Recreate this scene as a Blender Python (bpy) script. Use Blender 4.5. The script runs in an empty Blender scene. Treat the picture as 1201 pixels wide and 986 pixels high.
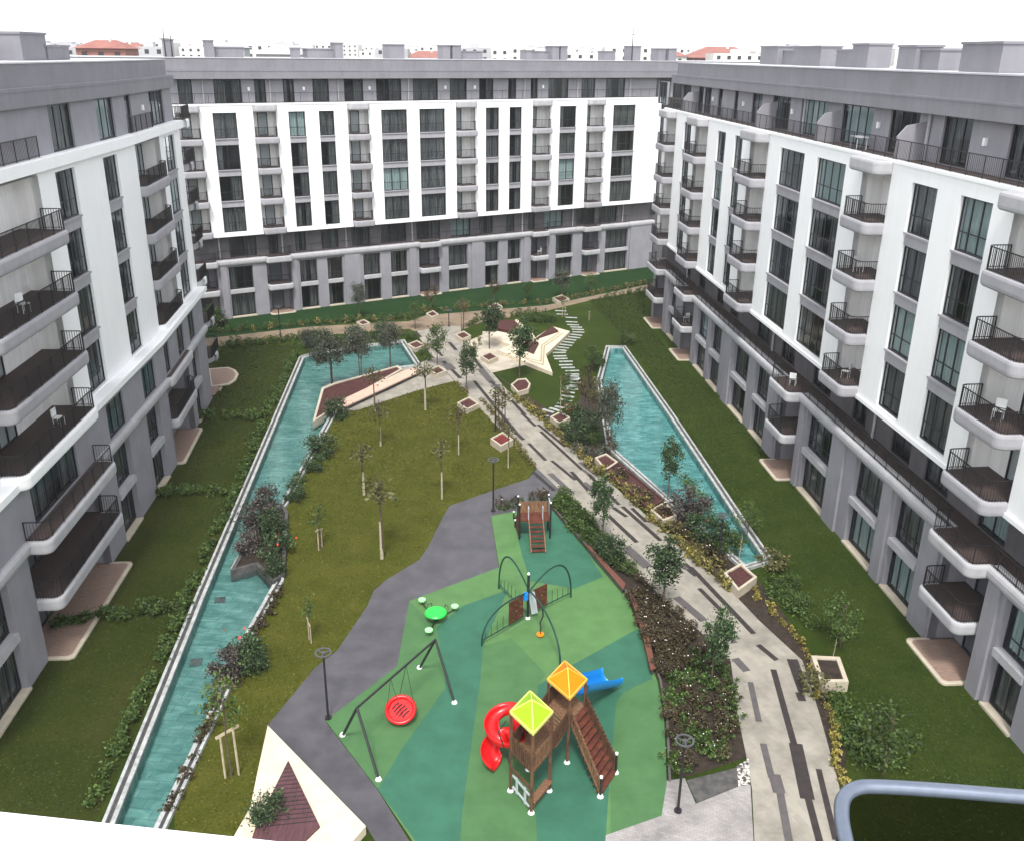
import bpy, bmesh, math, random
from mathutils import Vector, Matrix
random.seed(7); HAZE=.0002
R_=math.radians; PI=math.pi
sc=bpy.context.scene; COL=sc.collection
# ------------------------------------------------------------------ camera model (survey of the place)
CX,CY,FP,CH=600.5,493.,1085.,27.
PITCH=math.atan((CY-64)/FP); ROLL=math.atan((570-CX)/(FP/math.tan(PITCH)))
cR,sR,cP,sP=math.cos(ROLL),math.sin(ROLL),math.cos(PITCH),math.sin(PITCH)
def ray(x,y):
    u=(x-CX)/FP; v=-(y-CY)/FP
    u,v=u*cR+v*sR,-u*sR+v*cR
    return Vector((u,cP+v*sP,-sP+v*cP))
def G(x,y,z=0.):
    d=ray(x,y); t=(z-CH)/d.z
    return Vector((d.x*t,d.y*t,z))
def proj(p):
    d=Vector(p)-Vector((0,0,CH)); zc=d.y*cP-d.z*sP
    v=(d.y*sP+d.z*cP)/zc; u=d.x/zc
    u,v=u*cR-v*sR,u*sR+v*cR
    return CX+FP*u,CY-FP*v
def ZH(p,py):            # height above ground point p that is seen at photo row py
    lo,hi=0.,60.
    for _ in range(40):
        m=(lo+hi)/2
        if proj((p[0],p[1],m))[1]>py: lo=m
        else: hi=m
    return lo
# ------------------------------------------------------------------ materials
def nt(name):
    m=bpy.data.materials.new(name); m.use_nodes=True; t=m.node_tree
    b=t.nodes['Principled BSDF']; return m,t,b
def N(t,kind,**kw):
    n=t.nodes.new(kind)
    for k,v in kw.items():
        if k.startswith('i_'): n.inputs[k[2:].replace('_',' ')].default_value=v
        else: setattr(n,k,v)
    return n
def c4(c): return (c[0],c[1],c[2],1)
def ramp(t,stops):
    r=t.nodes.new('ShaderNodeValToRGB'); e=r.color_ramp.elements
    e[0].position,e[0].color=stops[0][0],c4(stops[0][1]); e[1].position,e[1].color=stops[-1][0],c4(stops[-1][1])
    for p,c in stops[1:-1]:
        q=e.new(p); q.color=c4(c)
    return r
def coords(t,scale=(1,1,1),rot=(0,0,0)):
    g=N(t,'ShaderNodeNewGeometry'); mp=N(t,'ShaderNodeMapping'); mp.inputs['Scale'].default_value=scale; mp.inputs['Rotation'].default_value=rot
    t.links.new(g.outputs['Position'],mp.inputs['Vector']); return mp.outputs['Vector']
def mat(name,c1,c2=None,scale=1.5,rough=.7,spec=.3,bump=0.,bscale=None,stretch=(1,1,1),metal=0.,lo=.35,hi=.65,detail=4,streak=0.):
    m,t,b=nt(name); b.inputs['Roughness'].default_value=rough; b.inputs['Specular IOR Level'].default_value=spec; b.inputs['Metallic'].default_value=metal
    if c2 is None: c2=tuple(x*.85 for x in c1)
    v=coords(t,stretch); n=N(t,'ShaderNodeTexNoise'); n.inputs['Scale'].default_value=scale; n.inputs['Detail'].default_value=detail; n.inputs['Roughness'].default_value=.6
    t.links.new(v,n.inputs['Vector']); r=ramp(t,[(lo,c2),(hi,c1)]); t.links.new(n.outputs['Fac'],r.inputs['Fac'])
    out=r.outputs['Color']
    if streak>0:
        v2=coords(t,(1.7,1.7,.12)); n2=N(t,'ShaderNodeTexNoise'); n2.inputs['Scale'].default_value=1.6; n2.inputs['Detail'].default_value=5
        t.links.new(v2,n2.inputs['Vector']); r2=ramp(t,[(.40,(1-streak,)*3),(.60,(1,1,1))]); t.links.new(n2.outputs['Fac'],r2.inputs['Fac'])
        mx=N(t,'ShaderNodeMix',data_type='RGBA',blend_type='MULTIPLY'); mx.inputs[0].default_value=1
        t.links.new(out,mx.inputs[6]); t.links.new(r2.outputs['Color'],mx.inputs[7]); out=mx.outputs[2]
    t.links.new(out,b.inputs['Base Color'])
    if bump>0:
        n3=N(t,'ShaderNodeTexNoise'); n3.inputs['Scale'].default_value=bscale or scale*8; n3.inputs['Detail'].default_value=3
        t.links.new(v,n3.inputs['Vector']); bp=N(t,'ShaderNodeBump'); bp.inputs['Strength'].default_value=bump; bp.inputs['Distance'].default_value=.05
        t.links.new(n3.outputs['Fac'],bp.inputs['Height']); t.links.new(bp.outputs['Normal'],b.inputs['Normal'])
    return m
def leafmat(name,stops,rough=.55):
    m,t,b=nt(name); b.inputs['Roughness'].default_value=rough; b.inputs['Specular IOR Level'].default_value=.25
    g=N(t,'ShaderNodeNewGeometry'); o=N(t,'ShaderNodeObjectInfo')
    r=ramp(t,stops); t.links.new(g.outputs['Random Per Island'],r.inputs['Fac'])
    h=N(t,'ShaderNodeHueSaturation'); mr=N(t,'ShaderNodeMapRange'); mr.inputs['To Min'].default_value=.75; mr.inputs['To Max'].default_value=1.2
    t.links.new(o.outputs['Random'],mr.inputs['Value']); t.links.new(mr.outputs['Result'],h.inputs['Value'])
    t.links.new(r.outputs['Color'],h.inputs['Color']); t.links.new(h.outputs['Color'],b.inputs['Base Color'])
    return m
def grass(name,cs,sc1=.25,tint=1):
    m,t,b=nt(name); b.inputs['Roughness'].default_value=.9; b.inputs['Specular IOR Level'].default_value=.1
    v=coords(t); a=N(t,'ShaderNodeTexNoise'); a.inputs['Scale'].default_value=sc1; a.inputs['Detail'].default_value=6; a.inputs['Roughness'].default_value=.65
    f=N(t,'ShaderNodeTexNoise'); f.inputs['Scale'].default_value=7; f.inputs['Detail'].default_value=9; f.inputs['Roughness'].default_value=.85
    t.links.new(v,a.inputs['Vector']); t.links.new(v,f.inputs['Vector'])
    mx=N(t,'ShaderNodeMath',operation='MULTIPLY_ADD'); mx.inputs[1].default_value=.62; t.links.new(f.outputs['Fac'],mx.inputs[0])
    ad=N(t,'ShaderNodeMath',operation='MULTIPLY'); ad.inputs[1].default_value=.45; t.links.new(a.outputs['Fac'],ad.inputs[0]); t.links.new(ad.outputs[0],mx.inputs[2])
    r=ramp(t,[(.38,cs[0]),(.52,cs[1]),(.66,cs[2])]); t.links.new(mx.outputs[0],r.inputs['Fac']); t.links.new(r.outputs['Color'],b.inputs['Base Color'])
    bp=N(t,'ShaderNodeBump'); bp.inputs['Strength'].default_value=.8; bp.inputs['Distance'].default_value=.08; t.links.new(f.outputs['Fac'],bp.inputs['Height']); t.links.new(bp.outputs['Normal'],b.inputs['Normal'])
    return m
M={}
M['white']=mat('white_stucco',(.88,.88,.88),(.85,.85,.855),scale=.35,streak=.025,rough=.8)
M['lav']=mat('lavender_grey_stucco',(.285,.278,.305),(.245,.24,.262),scale=.6,streak=.05,rough=.85)
M['lav2']=mat('grey_roof_panel',(.225,.22,.243),(.195,.19,.21),scale=.5,streak=.06,rough=.7)
M['pent']=mat('penthouse_grey_stucco',(.285,.278,.305),(.25,.245,.268),scale=.6,streak=.05,rough=.8)
M['slab']=mat('balcony_grey_stucco',(.36,.352,.375),(.32,.312,.335),scale=1,streak=.05,rough=.8)
M['corn']=mat('cornice_pale_stucco',(.43,.425,.44),(.37,.365,.38),scale=1,streak=.05,rough=.8)
M['recess']=mat('recess_shade_tone',(.135,.127,.136),(.105,.10,.108),scale=1,streak=.1)  # shadow of the set-back storey painted into the wall colour
M['inner']=mat('balcony_inner_wall',(.86,.85,.84),(.80,.79,.78),scale=1,streak=.1)
M['deck']=mat('brown_deck_tiles',(.080,.056,.050),(.055,.040,.037),scale=4,stretch=(1,4,1))
M['ptile']=mat('patio_tiles',(.29,.20,.155),(.21,.145,.115),scale=4,stretch=(1,4,1),rough=.7)
M['cream']=mat('cream_stone',(.50,.44,.34),(.42,.37,.29),scale=2)
M['frame']=mat('anthracite_frame',(.018,.018,.022),rough=.4,spec=.5)
M['iron']=mat('dark_iron_rail',(.02,.018,.02),rough=.5,spec=.4)
M['dark']=mat('dark_interior',(.025,.023,.024),(.01,.01,.01),scale=.8)
M['curt']=mat('grey_curtain',(.27,.265,.26),(.08,.078,.078),scale=1.3,stretch=(6,6,.3))
M['curtw']=mat('white_curtain',(.62,.70,.68),(.42,.52,.50),scale=1.3,stretch=(6,6,.3))
M['coping']=mat('roof_coping_metal',(.50,.50,.53),rough=.4)
M['lampw']=mat('white_lamp_glass',(.85,.85,.85),rough=.3)
def fres(t,f0=.04,gain=1.,nrm=None):
    lw=N(t,'ShaderNodeLayerWeight'); lw.inputs['Blend'].default_value=.5
    if nrm: t.links.new(nrm,lw.inputs['Normal'])
    p=N(t,'ShaderNodeMath',operation='POWER'); p.inputs[1].default_value=4.; t.links.new(lw.outputs['Facing'],p.inputs[0])
    m_=N(t,'ShaderNodeMath',operation='MULTIPLY_ADD'); m_.inputs[1].default_value=.9*gain; m_.inputs[2].default_value=f0; t.links.new(p.outputs[0],m_.inputs[0]); return m_.outputs[0]
def glassmat():
    m,t,b=nt('window_glass'); t.nodes.remove(b); out=t.nodes['Material Output']
    gl=N(t,'ShaderNodeBsdfGlossy'); gl.inputs['Roughness'].default_value=.07; gl.inputs['Color'].default_value=(.8,.87,.95,1)
    tr=N(t,'ShaderNodeBsdfTransparent'); tr.inputs['Color'].default_value=(.62,.66,.67,1)
    v=coords(t); n=N(t,'ShaderNodeTexNoise'); n.inputs['Scale'].default_value=.9; t.links.new(v,n.inputs['Vector'])
    bp=N(t,'ShaderNodeBump'); bp.inputs['Strength'].default_value=.03; bp.inputs['Distance'].default_value=.1; t.links.new(n.outputs['Fac'],bp.inputs['Height']); t.links.new(bp.outputs['Normal'],gl.inputs['Normal'])
    mx=N(t,'ShaderNodeMixShader'); t.links.new(fres(t,.05,.45),mx.inputs[0]); t.links.new(tr.outputs[0],mx.inputs[1]); t.links.new(gl.outputs[0],mx.inputs[2]); t.links.new(mx.outputs[0],out.inputs['Surface'])
    return m
M['glass']=glassmat()
# ------------------------------------------------------------------ mesh helpers
ORG={}
def obj(name,bm,m,parent=None,smooth=False):
    o_=Vector((0,0,0))
    if parent is not None: o_=ORG.get(parent.name,Vector((0,0,0)))
    if o_.length>0: bmesh.ops.translate(bm,vec=-o_,verts=bm.verts)
    me=bpy.data.meshes.new(name); bm.to_mesh(me); bm.free()
    if isinstance(m,(list,tuple)):
        for q in m: me.materials.append(M.get(q,q) if isinstance(q,str) else q)
    else: me.materials.append(M[m] if isinstance(m,str) else m)
    if smooth:
        for p in me.polygons: p.use_smooth=True
    o=bpy.data.objects.new(name,me); COL.objects.link(o)
    if parent is not None: o.parent=parent; ORG[o.name]=o_
    return o
def thing(name,label,cat,loc=(0,0,0),group=None):
    o=bpy.data.objects.new(name,None); COL.objects.link(o); o.empty_display_size=.3; o.location=loc; o['label']=label; o['category']=cat
    if group: o['group']=group
    ORG[o.name]=Vector(loc); return o
def tag(o,label=None,cat=None,group=None,kind=None):
    if label: o['label']=label
    if cat: o['category']=cat
    if group: o['group']=group
    if kind: o['kind']=kind
    return o
def kids(o): return [c for c in bpy.data.objects if c.parent==o]
USED=set(); KID={}
def place(p,loc,rz=0,scale=1,label=None,group=None):
    if p.name not in USED:
        USED.add(p.name); KID[p.name]=[(c,kids(c)) for c in kids(p)]; r=p
    else:
        r=p.copy(); COL.objects.link(r)
        for c,gs in KID[p.name]:
            d=c.copy(); COL.objects.link(d); d.parent=r
            for g_ in gs:
                e=g_.copy(); COL.objects.link(e); e.parent=d
    r.location=loc; r.rotation_euler=(0,0,rz); r.scale=(scale,)*3 if not isinstance(scale,tuple) else scale
    if label: r['label']=label
    if group: r['group']=group
    return r
def quad(bm,a,b,c,d,mi=0):
    f=bm.faces.new([bm.verts.new(p) for p in (a,b,c,d)]); f.material_index=mi; return f
def hexa(bm,P,mi=0):
    v=[bm.verts.new(p) for p in P]
    for i in ((0,3,2,1),(4,5,6,7),(0,1,5,4),(1,2,6,5),(2,3,7,6),(3,0,4,7)):
        f=bm.faces.new([v[k] for k in i]); f.material_index=mi
def box(bm,x0,x1,y0,y1,z0,z1,mi=0):
    hexa(bm,[(x0,y0,z0),(x1,y0,z0),(x1,y1,z0),(x0,y1,z0),(x0,y0,z1),(x1,y0,z1),(x1,y1,z1),(x0,y1,z1)],mi)
def obox(bm,c,ax,hx,hy,z0,z1,mi=0):        # oriented box, ax = unit direction in plan
    a=Vector((ax[0],ax[1],0)).normalized(); b=Vector((-a.y,a.x,0)); c=Vector((c[0],c[1],0))
    P=[c-a*hx-b*hy,c+a*hx-b*hy,c+a*hx+b*hy,c-a*hx+b*hy]
    hexa(bm,[(p.x,p.y,z0) for p in P]+[(p.x,p.y,z1) for p in P],mi)
def beam(bm,p,q,w,h=None,mi=0,up=Vector((0,0,1))):
    p=Vector(p);q=Vector(q);h=h or w; t=(q-p)
    if t.length<1e-5: return
    t.normalize(); s=t.cross(up)
    if s.length<1e-3: s=Vector((1,0,0))
    s.normalize(); u=s.cross(t); s=s*w/2;u=u*h/2
    hexa(bm,[p-s-u,p+s-u,p+s+u,p-s+u,q-s-u,q+s-u,q+s+u,q-s+u],mi)
def tube(bm,pts,r,n=6,mi=0,cap=True):
    pts=[Vector(p) for p in pts]; rings=[]
    rs=r if isinstance(r,(list,tuple)) else [r]*len(pts)
    for i,p in enumerate(pts):
        t=(pts[min(i+1,len(pts)-1)]-pts[max(i-1,0)]).normalized()
        s=t.cross(Vector((0,0,1)))
        if s.length<.05: s=t.cross(Vector((0,1,0)))
        s.normalize(); u=s.cross(t)
        rings.append([bm.verts.new(p+(s*math.cos(2*PI*k/n)+u*math.sin(2*PI*k/n))*rs[i]) for k in range(n)])
    for a,b in zip(rings,rings[1:]):
        for k in range(n):
            f=bm.faces.new([a[k],a[(k+1)%n],b[(k+1)%n],b[k]]); f.material_index=mi
    if cap:
        for q in (rings[0],rings[-1]):
            f=bm.faces.new(q); f.material_index=mi
def prism(bm,poly,z0,z1,mi=0,top=None):
    a=[bm.verts.new((p[0],p[1],z0)) for p in poly]; b=[bm.verts.new((p[0],p[1],z1)) for p in poly]; n=len(poly)
    f=bm.faces.new(b); f.material_index=mi if top is None else top
    f=bm.faces.new(a[::-1]); f.material_index=mi
    for i in range(n):
        f=bm.faces.new([a[i],a[(i+1)%n],b[(i+1)%n],b[i]]); f.material_index=mi
def sheet(bm,poly,z,mi=0):
    f=bm.faces.new([bm.verts.new((p[0],p[1],z)) for p in poly]); f.material_index=mi
    bmesh.ops.triangulate(bm,faces=[f])
def GP(pts,z=0.): return [G(x,y,z) for x,y in pts]
def offset(poly,d):   # inward offset of a plan polygon
    n=len(poly); A=sum(poly[i][0]*poly[(i+1)%n][1]-poly[(i+1)%n][0]*poly[i][1] for i in range(n)); sg=1 if A>0 else -1; out=[]
    for i in range(n):
        p,q,r=[Vector((poly[j%n][0],poly[j%n][1])) for j in (i-1,i,i+1)]
        e1=(q-p).normalized(); e2=(r-q).normalized(); n1=Vector((-e1.y,e1.x))*sg; n2=Vector((-e2.y,e2.x))*sg
        k=(n1+n2); k=k/max(k.length_squared,.3)*2; out.append(q+k*d)
    return out
def ring(bm,poly,d,z0,z1,mi=0):   # kerb wall following a polygon, d = width inward
    inn=offset(poly,d); n=len(poly)
    for i in range(n):
        a,b,c,e=poly[i],poly[(i+1)%n],inn[(i+1)%n],inn[i]
        L=[(q[0],q[1]) for q in (a,b,c,e)]
        vb=[bm.verts.new((x,y,z0)) for x,y in L]; vt=[bm.verts.new((x,y,z1)) for x,y in L]
        for f in ((vt[0],vt[1],vt[2],vt[3]),(vb[0],vb[1],vt[1],vt[0]),(vb[2],vb[3],vt[3],vt[2])):
            bm.faces.new(f).material_index=mi
# ------------------------------------------------------------------ facade frame
class Fac:
    def __init__(s,pts,s0,sg):
        s.p=[Vector(q) for q in pts]; s.k=[s0]
        for a,b in zip(s.p,s.p[1:]): s.k.append(s.k[-1]+(b-a).length)
        s.sg=sg
    def P(s,u,d,z):
        i=0
        while i<len(s.p)-2 and u>s.k[i+1]: i+=1
        a,b=s.p[i],s.p[i+1]; t=(b-a).normalized(); n=Vector((t.y,-t.x))*s.sg
        q=a+t*(u-s.k[i])+n*d; return Vector((q.x,q.y,z))
    def cuts(s,a,b): return [a]+[k for k in s.k[1:-1] if a+.01<k<b-.01]+[b]
    def hit(s,px,py,d):
        r=ray(px,py); best=None
        for i in range(len(s.p)-1):
            a,b=s.p[i],s.p[i+1]; t=(b-a).normalized(); n=Vector((t.y,-t.x))*s.sg; a2=a+n*d
            den=n.x*r.x+n.y*r.y
            k=(n.dot(a2))/den; q=Vector((r.x*k,r.y*k)); u=(q-a2).dot(t)+s.k[i]
            if k>0 and (best is None or (u>s.k[i]-.01)): best=(u,CH+r.z*k)
        return best
def fbox(bm,F,a,b,d0,d1,z0,z1,mi=0):
    cs=F.cuts(a,b)
    for u,v in zip(cs,cs[1:]):
        e=1e-4
        P=[F.P(u+e,d0,z0),F.P(v-e,d0,z0),F.P(v-e,d1,z0),F.P(u+e,d1,z0)]
        hexa(bm,P+[Vector((p.x,p.y,z1)) for p in P],mi)
def wallgrid(bm,F,a,b,z0,z1,holes,d,dep,mi=0,rmi=None):
    S=sorted(set([a,b]+F.cuts(a,b)+[x for h in holes for x in h[:2] if a<x<b])); Z=sorted(set([z0,z1]+[x for h in holes for x in h[2:4] if z0<x<z1]))
    rmi=mi if rmi is None else rmi
    def inh(u,z): return any(h[0]<u<h[1] and h[2]<z<h[3] for h in holes)
    for i in range(len(S)-1):
        if S[i+1]-S[i]<1e-4: continue
        for j in range(len(Z)-1):
            if inh((S[i]+S[i+1])/2,(Z[j]+Z[j+1])/2): continue
            u,v=S[i]+1e-5,S[i+1]-1e-5
            quad(bm,F.P(u,d,Z[j]),F.P(v,d,Z[j]),F.P(v,d,Z[j+1]),F.P(u,d,Z[j+1]),mi)
    for h in holes:
        u0,u1,q0,q1=h[:4]
        for (A,B) in (((u0,q0),(u0,q1)),((u1,q0),(u1,q1)),((u0,q0),(u1,q0)),((u0,q1),(u1,q1))):
            quad(bm,F.P(A[0],d,A[1]),F.P(B[0],d,B[1]),F.P(B[0],d-dep,B[1]),F.P(A[0],d-dep,A[1]),rmi)
    # end caps
    for u in (a,b): quad(bm,F.P(u,d,z0),F.P(u,d,z1),F.P(u,d-dep,z1),F.P(u,d-dep,z0),mi)
    for z in (z0,z1): 
        cs=F.cuts(a,b)
        for u,v in zip(cs,cs[1:]): quad(bm,F.P(u,d,z),F.P(v,d,z),F.P(v,d-dep,z),F.P(u,d-dep,z),mi)
def window(F,a,b,z0,z1,d,parent,nv=None,hz=.36,cur=None,rng=random,name='window'):
    bm=bmesh.new(); w=.075; nv=nv if nv is not None else max(1,round((b-a)/1.0)-0)
    fbox(bm,F,a,a+w,d-.06,d,z0,z1); fbox(bm,F,b-w,b,d-.06,d,z0,z1); fbox(bm,F,a+w,b-w,d-.06,d,z0,z0+w); fbox(bm,F,a+w,b-w,d-.06,d,z1-w,z1)
    for i in range(1,nv+0):
        u=a+(b-a)*i/nv; fbox(bm,F,u-w*.55,u+w*.55,d-.055,d-.004,z0+w,z1-w)
    if hz:
        z=z0+(z1-z0)*hz; fbox(bm,F,a+w,b-w,d-.05,d-.012,z-.025,z+.025)
    o=obj(name,bm,'frame',parent)
    bm=bmesh.new(); quad(bm,F.P(a+.03,d-.04,z0+.03),F.P(b-.03,d-.04,z0+.03),F.P(b-.03,d-.04,z1-.03),F.P(a+.03,d-.04,z1-.03)); obj('pane',bm,'glass',o)
    r=rng.random(); c='curt'
    if cur=='w' or (cur is None and rng.random()<.07): c='curtw'; r=.3
    bm=bmesh.new(); n=int((b-a)/.12)+2
    zz=z1-.02; zb=z0+.05
    segs=[]
    if r<.35 or cur=='w': segs=[(a+.05,b-.05)]
    elif r<.6: segs=[(a+.05,a+(b-a)*.42),(b-(b-a)*.3,b-.05)]
    elif r<.8: segs=[(a+.05,a+(b-a)*.3)]
    else: segs=[(a+(b-a)*.55,b-.05)]
    for (u,v) in segs:
        k=max(3,int((v-u)/.11)); pr=None
        for i in range(k+1):
            x=u+(v-u)*i/k; dd=d-.22-(.05 if i%2 else 0)
            p0=bm.verts.new(F.P(x,dd,zb)); p1=bm.verts.new(F.P(x,dd,zz))
            if pr: bm.faces.new((pr[0],p0,p1,pr[1]))
            pr=(p0,p1)
    obj('curtain',bm,c,o)
    return o
def rail_bm(bm,pts,z,h=1.0,sp=.115,post=1.3,bw=.013):
    # pts: plan polyline
    pts=[Vector((p[0],p[1])) for p in pts]
    for a,b in zip(pts,pts[1:]):
        L=(b-a).length
        if L<.02: continue
        beam(bm,(a.x,a.y,z+h),(b.x,b.y,z+h),.05,.04); beam(bm,(a.x,a.y,z+.09),(b.x,b.y,z+.09),.03,.03)
    # bars along total length
    tot=0; acc=0
    L=[(b-a).length for a,b in zip(pts,pts[1:])]; T=sum(L); n=int(T/sp); nextp=0
    for i in range(n+1):
        x=T*i/max(1,n); y=x
        for (a,b),l in zip(zip(pts,pts[1:]),L):
            if y<=l+1e-6: break
            y-=l
        q=a+(b-a)*(y/max(l,1e-6)); w=bw
        if x>=nextp or i==n: w=.04; nextp=x+post
        s=w/2
        P=[(q.x-s,q.y-s),(q.x+s,q.y-s),(q.x+s,q.y+s),(q.x-s,q.y+s)]
        for k in range(4):
            u,v=P[k],P[(k+1)%4]; quad(bm,(u[0],u[1],z),(v[0],v[1],z),(v[0],v[1],z+h),(u[0],u[1],z+h))
def slabplan(F,a,b,d,r=.45,n=6,far=True,d0=0.):
    P=[(a,d0)]; 
    for i in range(n+1):
        t=PI/2*i/n; P.append((a+r-r*math.cos(t),d-r+r*math.sin(t)))
    for i in range(n+1):
        t=PI/2*i/n; P.append((b-r+r*math.sin(t),d-r+r*math.cos(t)))
    P.append((b,d0)); return P
def slab(F,a,b,d,z0,z1,parent,m='slab',r=.45,rail=True,deck=True,d0=0.,din=None,name='balcony'):
    bm=bmesh.new(); pl=slabplan(F,a,b,d,r,d0=d0)
    # rounded edge profile
    prof=[(.10,z0),(0.02,z0+.08),(0,z0+.2),(0,z1-.14),(.03,z1-.04),(.10,z1)]
    rings=[]
    for ins,z in prof:
        q=slabplan(F,a+ins,b-ins,d-ins,max(.05,r-ins),d0=d0); rings.append([bm.verts.new(F.P(u,v,z)) for u,v in q])
    for A,B in zip(rings,rings[1:]):
        for i in range(len(A)-1): bm.faces.new((A[i],A[i+1],B[i+1],B[i]))
    bm.faces.new(rings[0][::-1]); bm.faces.new(rings[-1])
    o=obj(name,bm,m,parent)
    if deck:
        bm=bmesh.new(); q=slabplan(F,a+.22,b-.22,d-.22,.25,d0=(din if din is not None else d0)); bm.faces.new([bm.verts.new(F.P(u,v,z1+.006)) for u,v in q]); obj('deck',bm,'ptile' if z1<.2 else 'deck',o)
    if rail:
        bm=bmesh.new(); q=slabplan(F,a+.14,b-.14,d-.14,.33,d0=d0,n=4); rail_bm(bm,[F.P(u,v,0) for u,v in q],z1,sp=.125,bw=.02); obj('railing',bm,'iron',o)
    return o
def niche(bmw,F,a,b,z0,z1,d,dep,mi=0):
    # side walls, back, ceiling, floor
    quad(bmw,F.P(a,d,z0),F.P(a,d,z1),F.P(a,d-dep,z1),F.P(a,d-dep,z0),mi); quad(bmw,F.P(b,d,z0),F.P(b,d,z1),F.P(b,d-dep,z1),F.P(b,d-dep,z0),mi)
    quad(bmw,F.P(a,d-dep,z0),F.P(b,d-dep,z0),F.P(b,d-dep,z1),F.P(a,d-dep,z1),mi); quad(bmw,F.P(a,d,z1),F.P(b,d,z1),F.P(b,d-dep,z1),F.P(a,d-dep,z1),mi)
    quad(bmw,F.P(a,d,z0),F.P(b,d,z0),F.P(b,d-dep,z0),F.P(a,d-dep,z0),2 if mi!=2 else 2)
WF=[(9.25,11.8),(12.45,14.95),(15.6,18.05),(18.7,21.2)]     # white-storey windows
SL=[9.45,12.55,15.65,18.75]                                 # balcony slab tops
# ------------------------------------------------------------------ the three blocks
def cols_white(F,B,win,curt={},d=0):
    for i,(a,b) in enumerate(win):
        bm=bmesh.new()
        for j,(z0,z1) in enumerate(WF):
            window(F,a+.03,b-.03,z0,z1,d-.13,B,cur=curt.get((i,j)))
        for (z0,z1),(z2,z3) in zip(WF,WF[1:]):
            fbox(bm,F,a+.01,b-.01,d-.2,d-.05,z1,z2-.09); fbox(bm,F,a-.03,b+.03,d-.2,d+.05,z2-.09,z2-.002)
        obj('spandrel',bm,'slab',B)
def build(F,label,cat_label,loc,spec):
    B=thing('apartment_block',label,'building',loc)
    a,b=spec['range']; wd=spec.get('base_d',0.)
    # white wall
    bm=bmesh.new(); holes=[(p,q,9.2,21.2) for p,q in spec['win']]
    wa,wb=spec.get('white_range',(a,b))
    wallgrid(bm,F,wa,wb,8.85,22.03,holes+[(p,q,8.75,21.9) for p,q in spec['bal']],0,.35)
    for p,q in holes and spec['win']: pass
    fbox(bm,F,wa,wb,-.02,.1 if not spec.get('white_low') else .72,8.78,9.0 if not spec.get('white_low') else 9.12)
    fbox(bm,F,wa,wb,-.3,.06 if not spec.get('white_low') else .3,21.9 if not spec.get('white_low') else 21.5,22.06)
    obj('white_wall',bm,'white',B)
    cols_white(F,B,spec['win'],spec.get('curt',{}))
    # dark interior backing for windows
    for p,q in spec['win']:
        bm=bmesh.new(); fbox(bm,F,p-.05,q+.05,-1.3,-.9,9,21.5)
        for z in (12.1,15.25,18.4): fbox(bm,F,p,q,-.901,-.36,z-.2,z+.1)
        obj('interior',bm,'dark',B)
    for p,q in spec['bwin']: bm=bmesh.new(); fbox(bm,F,p-.05,q+.05,-1.3+wd,-.95+wd,0,5.7); obj('interior',bm,'dark',B)
    # balconies in the white storeys
    BD=spec.get('bal_d',1.1)
    for i,(p,q) in enumerate(spec['bal']):
        bm=bmesh.new(); bd=BD[i] if isinstance(BD,list) else BD
        for j,zt in enumerate(SL):
            zc=(SL[j+1]-.68) if j<3 else 21.3
            niche(bm,F,p,q,zt,zc,0,1.3,0)
            dr=spec.get('doors',[(.42,.78)])[i%len(spec.get('doors',[1]))] if 'doors' in spec else (.42,.78)
            for (u,v) in (dr if isinstance(dr,list) else [dr]):
                window(F,p+(q-p)*u,p+(q-p)*v,zt+.05,zt+2.35,-1.2,B,hz=None,name='balcony_door')
            m='white' if (spec.get('white_low') and j==0) else 'slab'
            slab(F,p-.02,q+.02,bd,zt-.68,zt,B,m,r=spec.get('bal_r',.45),din=-1.25,d0=-.1)
        if not spec.get('white_low'): slab(F,p-.02,q+.02,bd*.9,21.25,21.98,B,'corn',r=.4,rail=False,deck=False,d0=-.2,name='canopy')
        obj('balcony_niche',bm,['inner','inner','deck'],B)
    # base storeys
    bm=bmesh.new(); bh=[(p,q,.1,5.55) for p,q in spec['bwin']]
    wallgrid(bm,F,spec.get('base_range',(a,b))[0],spec.get('base_range',(a,b))[1],-.3,5.8,bh+[(p,q,-.3,5.75) for p,q in spec['bbal']],wd,.45)
    for s in spec.get('pil',[]): fbox(bm,F,s[0],s[1],wd+.002,wd+.16,-.3,5.75)
    obj('base_wall',bm,'lav',B)
    for p,q in spec['bwin']:
        bm=bmesh.new(); bs=bmesh.new()
        window(F,p+.03,q-.03,3.1,5.5,wd-.3,B,hz=.3); window(F,p+.03,q-.03,.14,2.62,wd-.3,B,hz=None)
        fbox(bm,F,p-.02,q+.02,wd-.32,wd+.09,2.66,3.06)
        fbox(bs,F,p-.06,q+.06,wd-.3,wd+.12,.0,.12)
        obj('storey_band',bm,'corn',B); obj('door_sill',bs,'cream',B)
    for i,(p,q) in enumerate(spec['bbal']):
        bm=bmesh.new(); bd=BD[i] if isinstance(BD,list) else BD
        niche(bm,F,p,q,3.3,5.7,wd,1.4); niche(bm,F,p,q,0.02,2.7,wd,1.4)
        for zt in (3.3,.1):
            window(F,p+(q-p)*.25,p+(q-p)*.75,zt+.05,zt+2.3,wd-1.3,B,hz=None,name='balcony_door')
        slab(F,p-.02,q+.02,wd+bd,2.68,3.32,B,'corn',d0=wd-.1,din=wd-1.3,r=spec.get('bal_r',.45))
        slab(F,p-.1,q+.1,wd+bd+.02,5.7,6.36,B,'corn',d0=wd-.1,rail=False,din=wd-1.3,r=spec.get('bal_r',.45),name='terrace_bulge')
        slab(F,p-.05,q+.05,wd+bd+.05,-.1,.10,B,'cream',d0=wd-.1,rail=False,din=wd-1.3,r=.3,name='patio')
        obj('base_niche',bm,['lav','lav','deck'],B)
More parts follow.
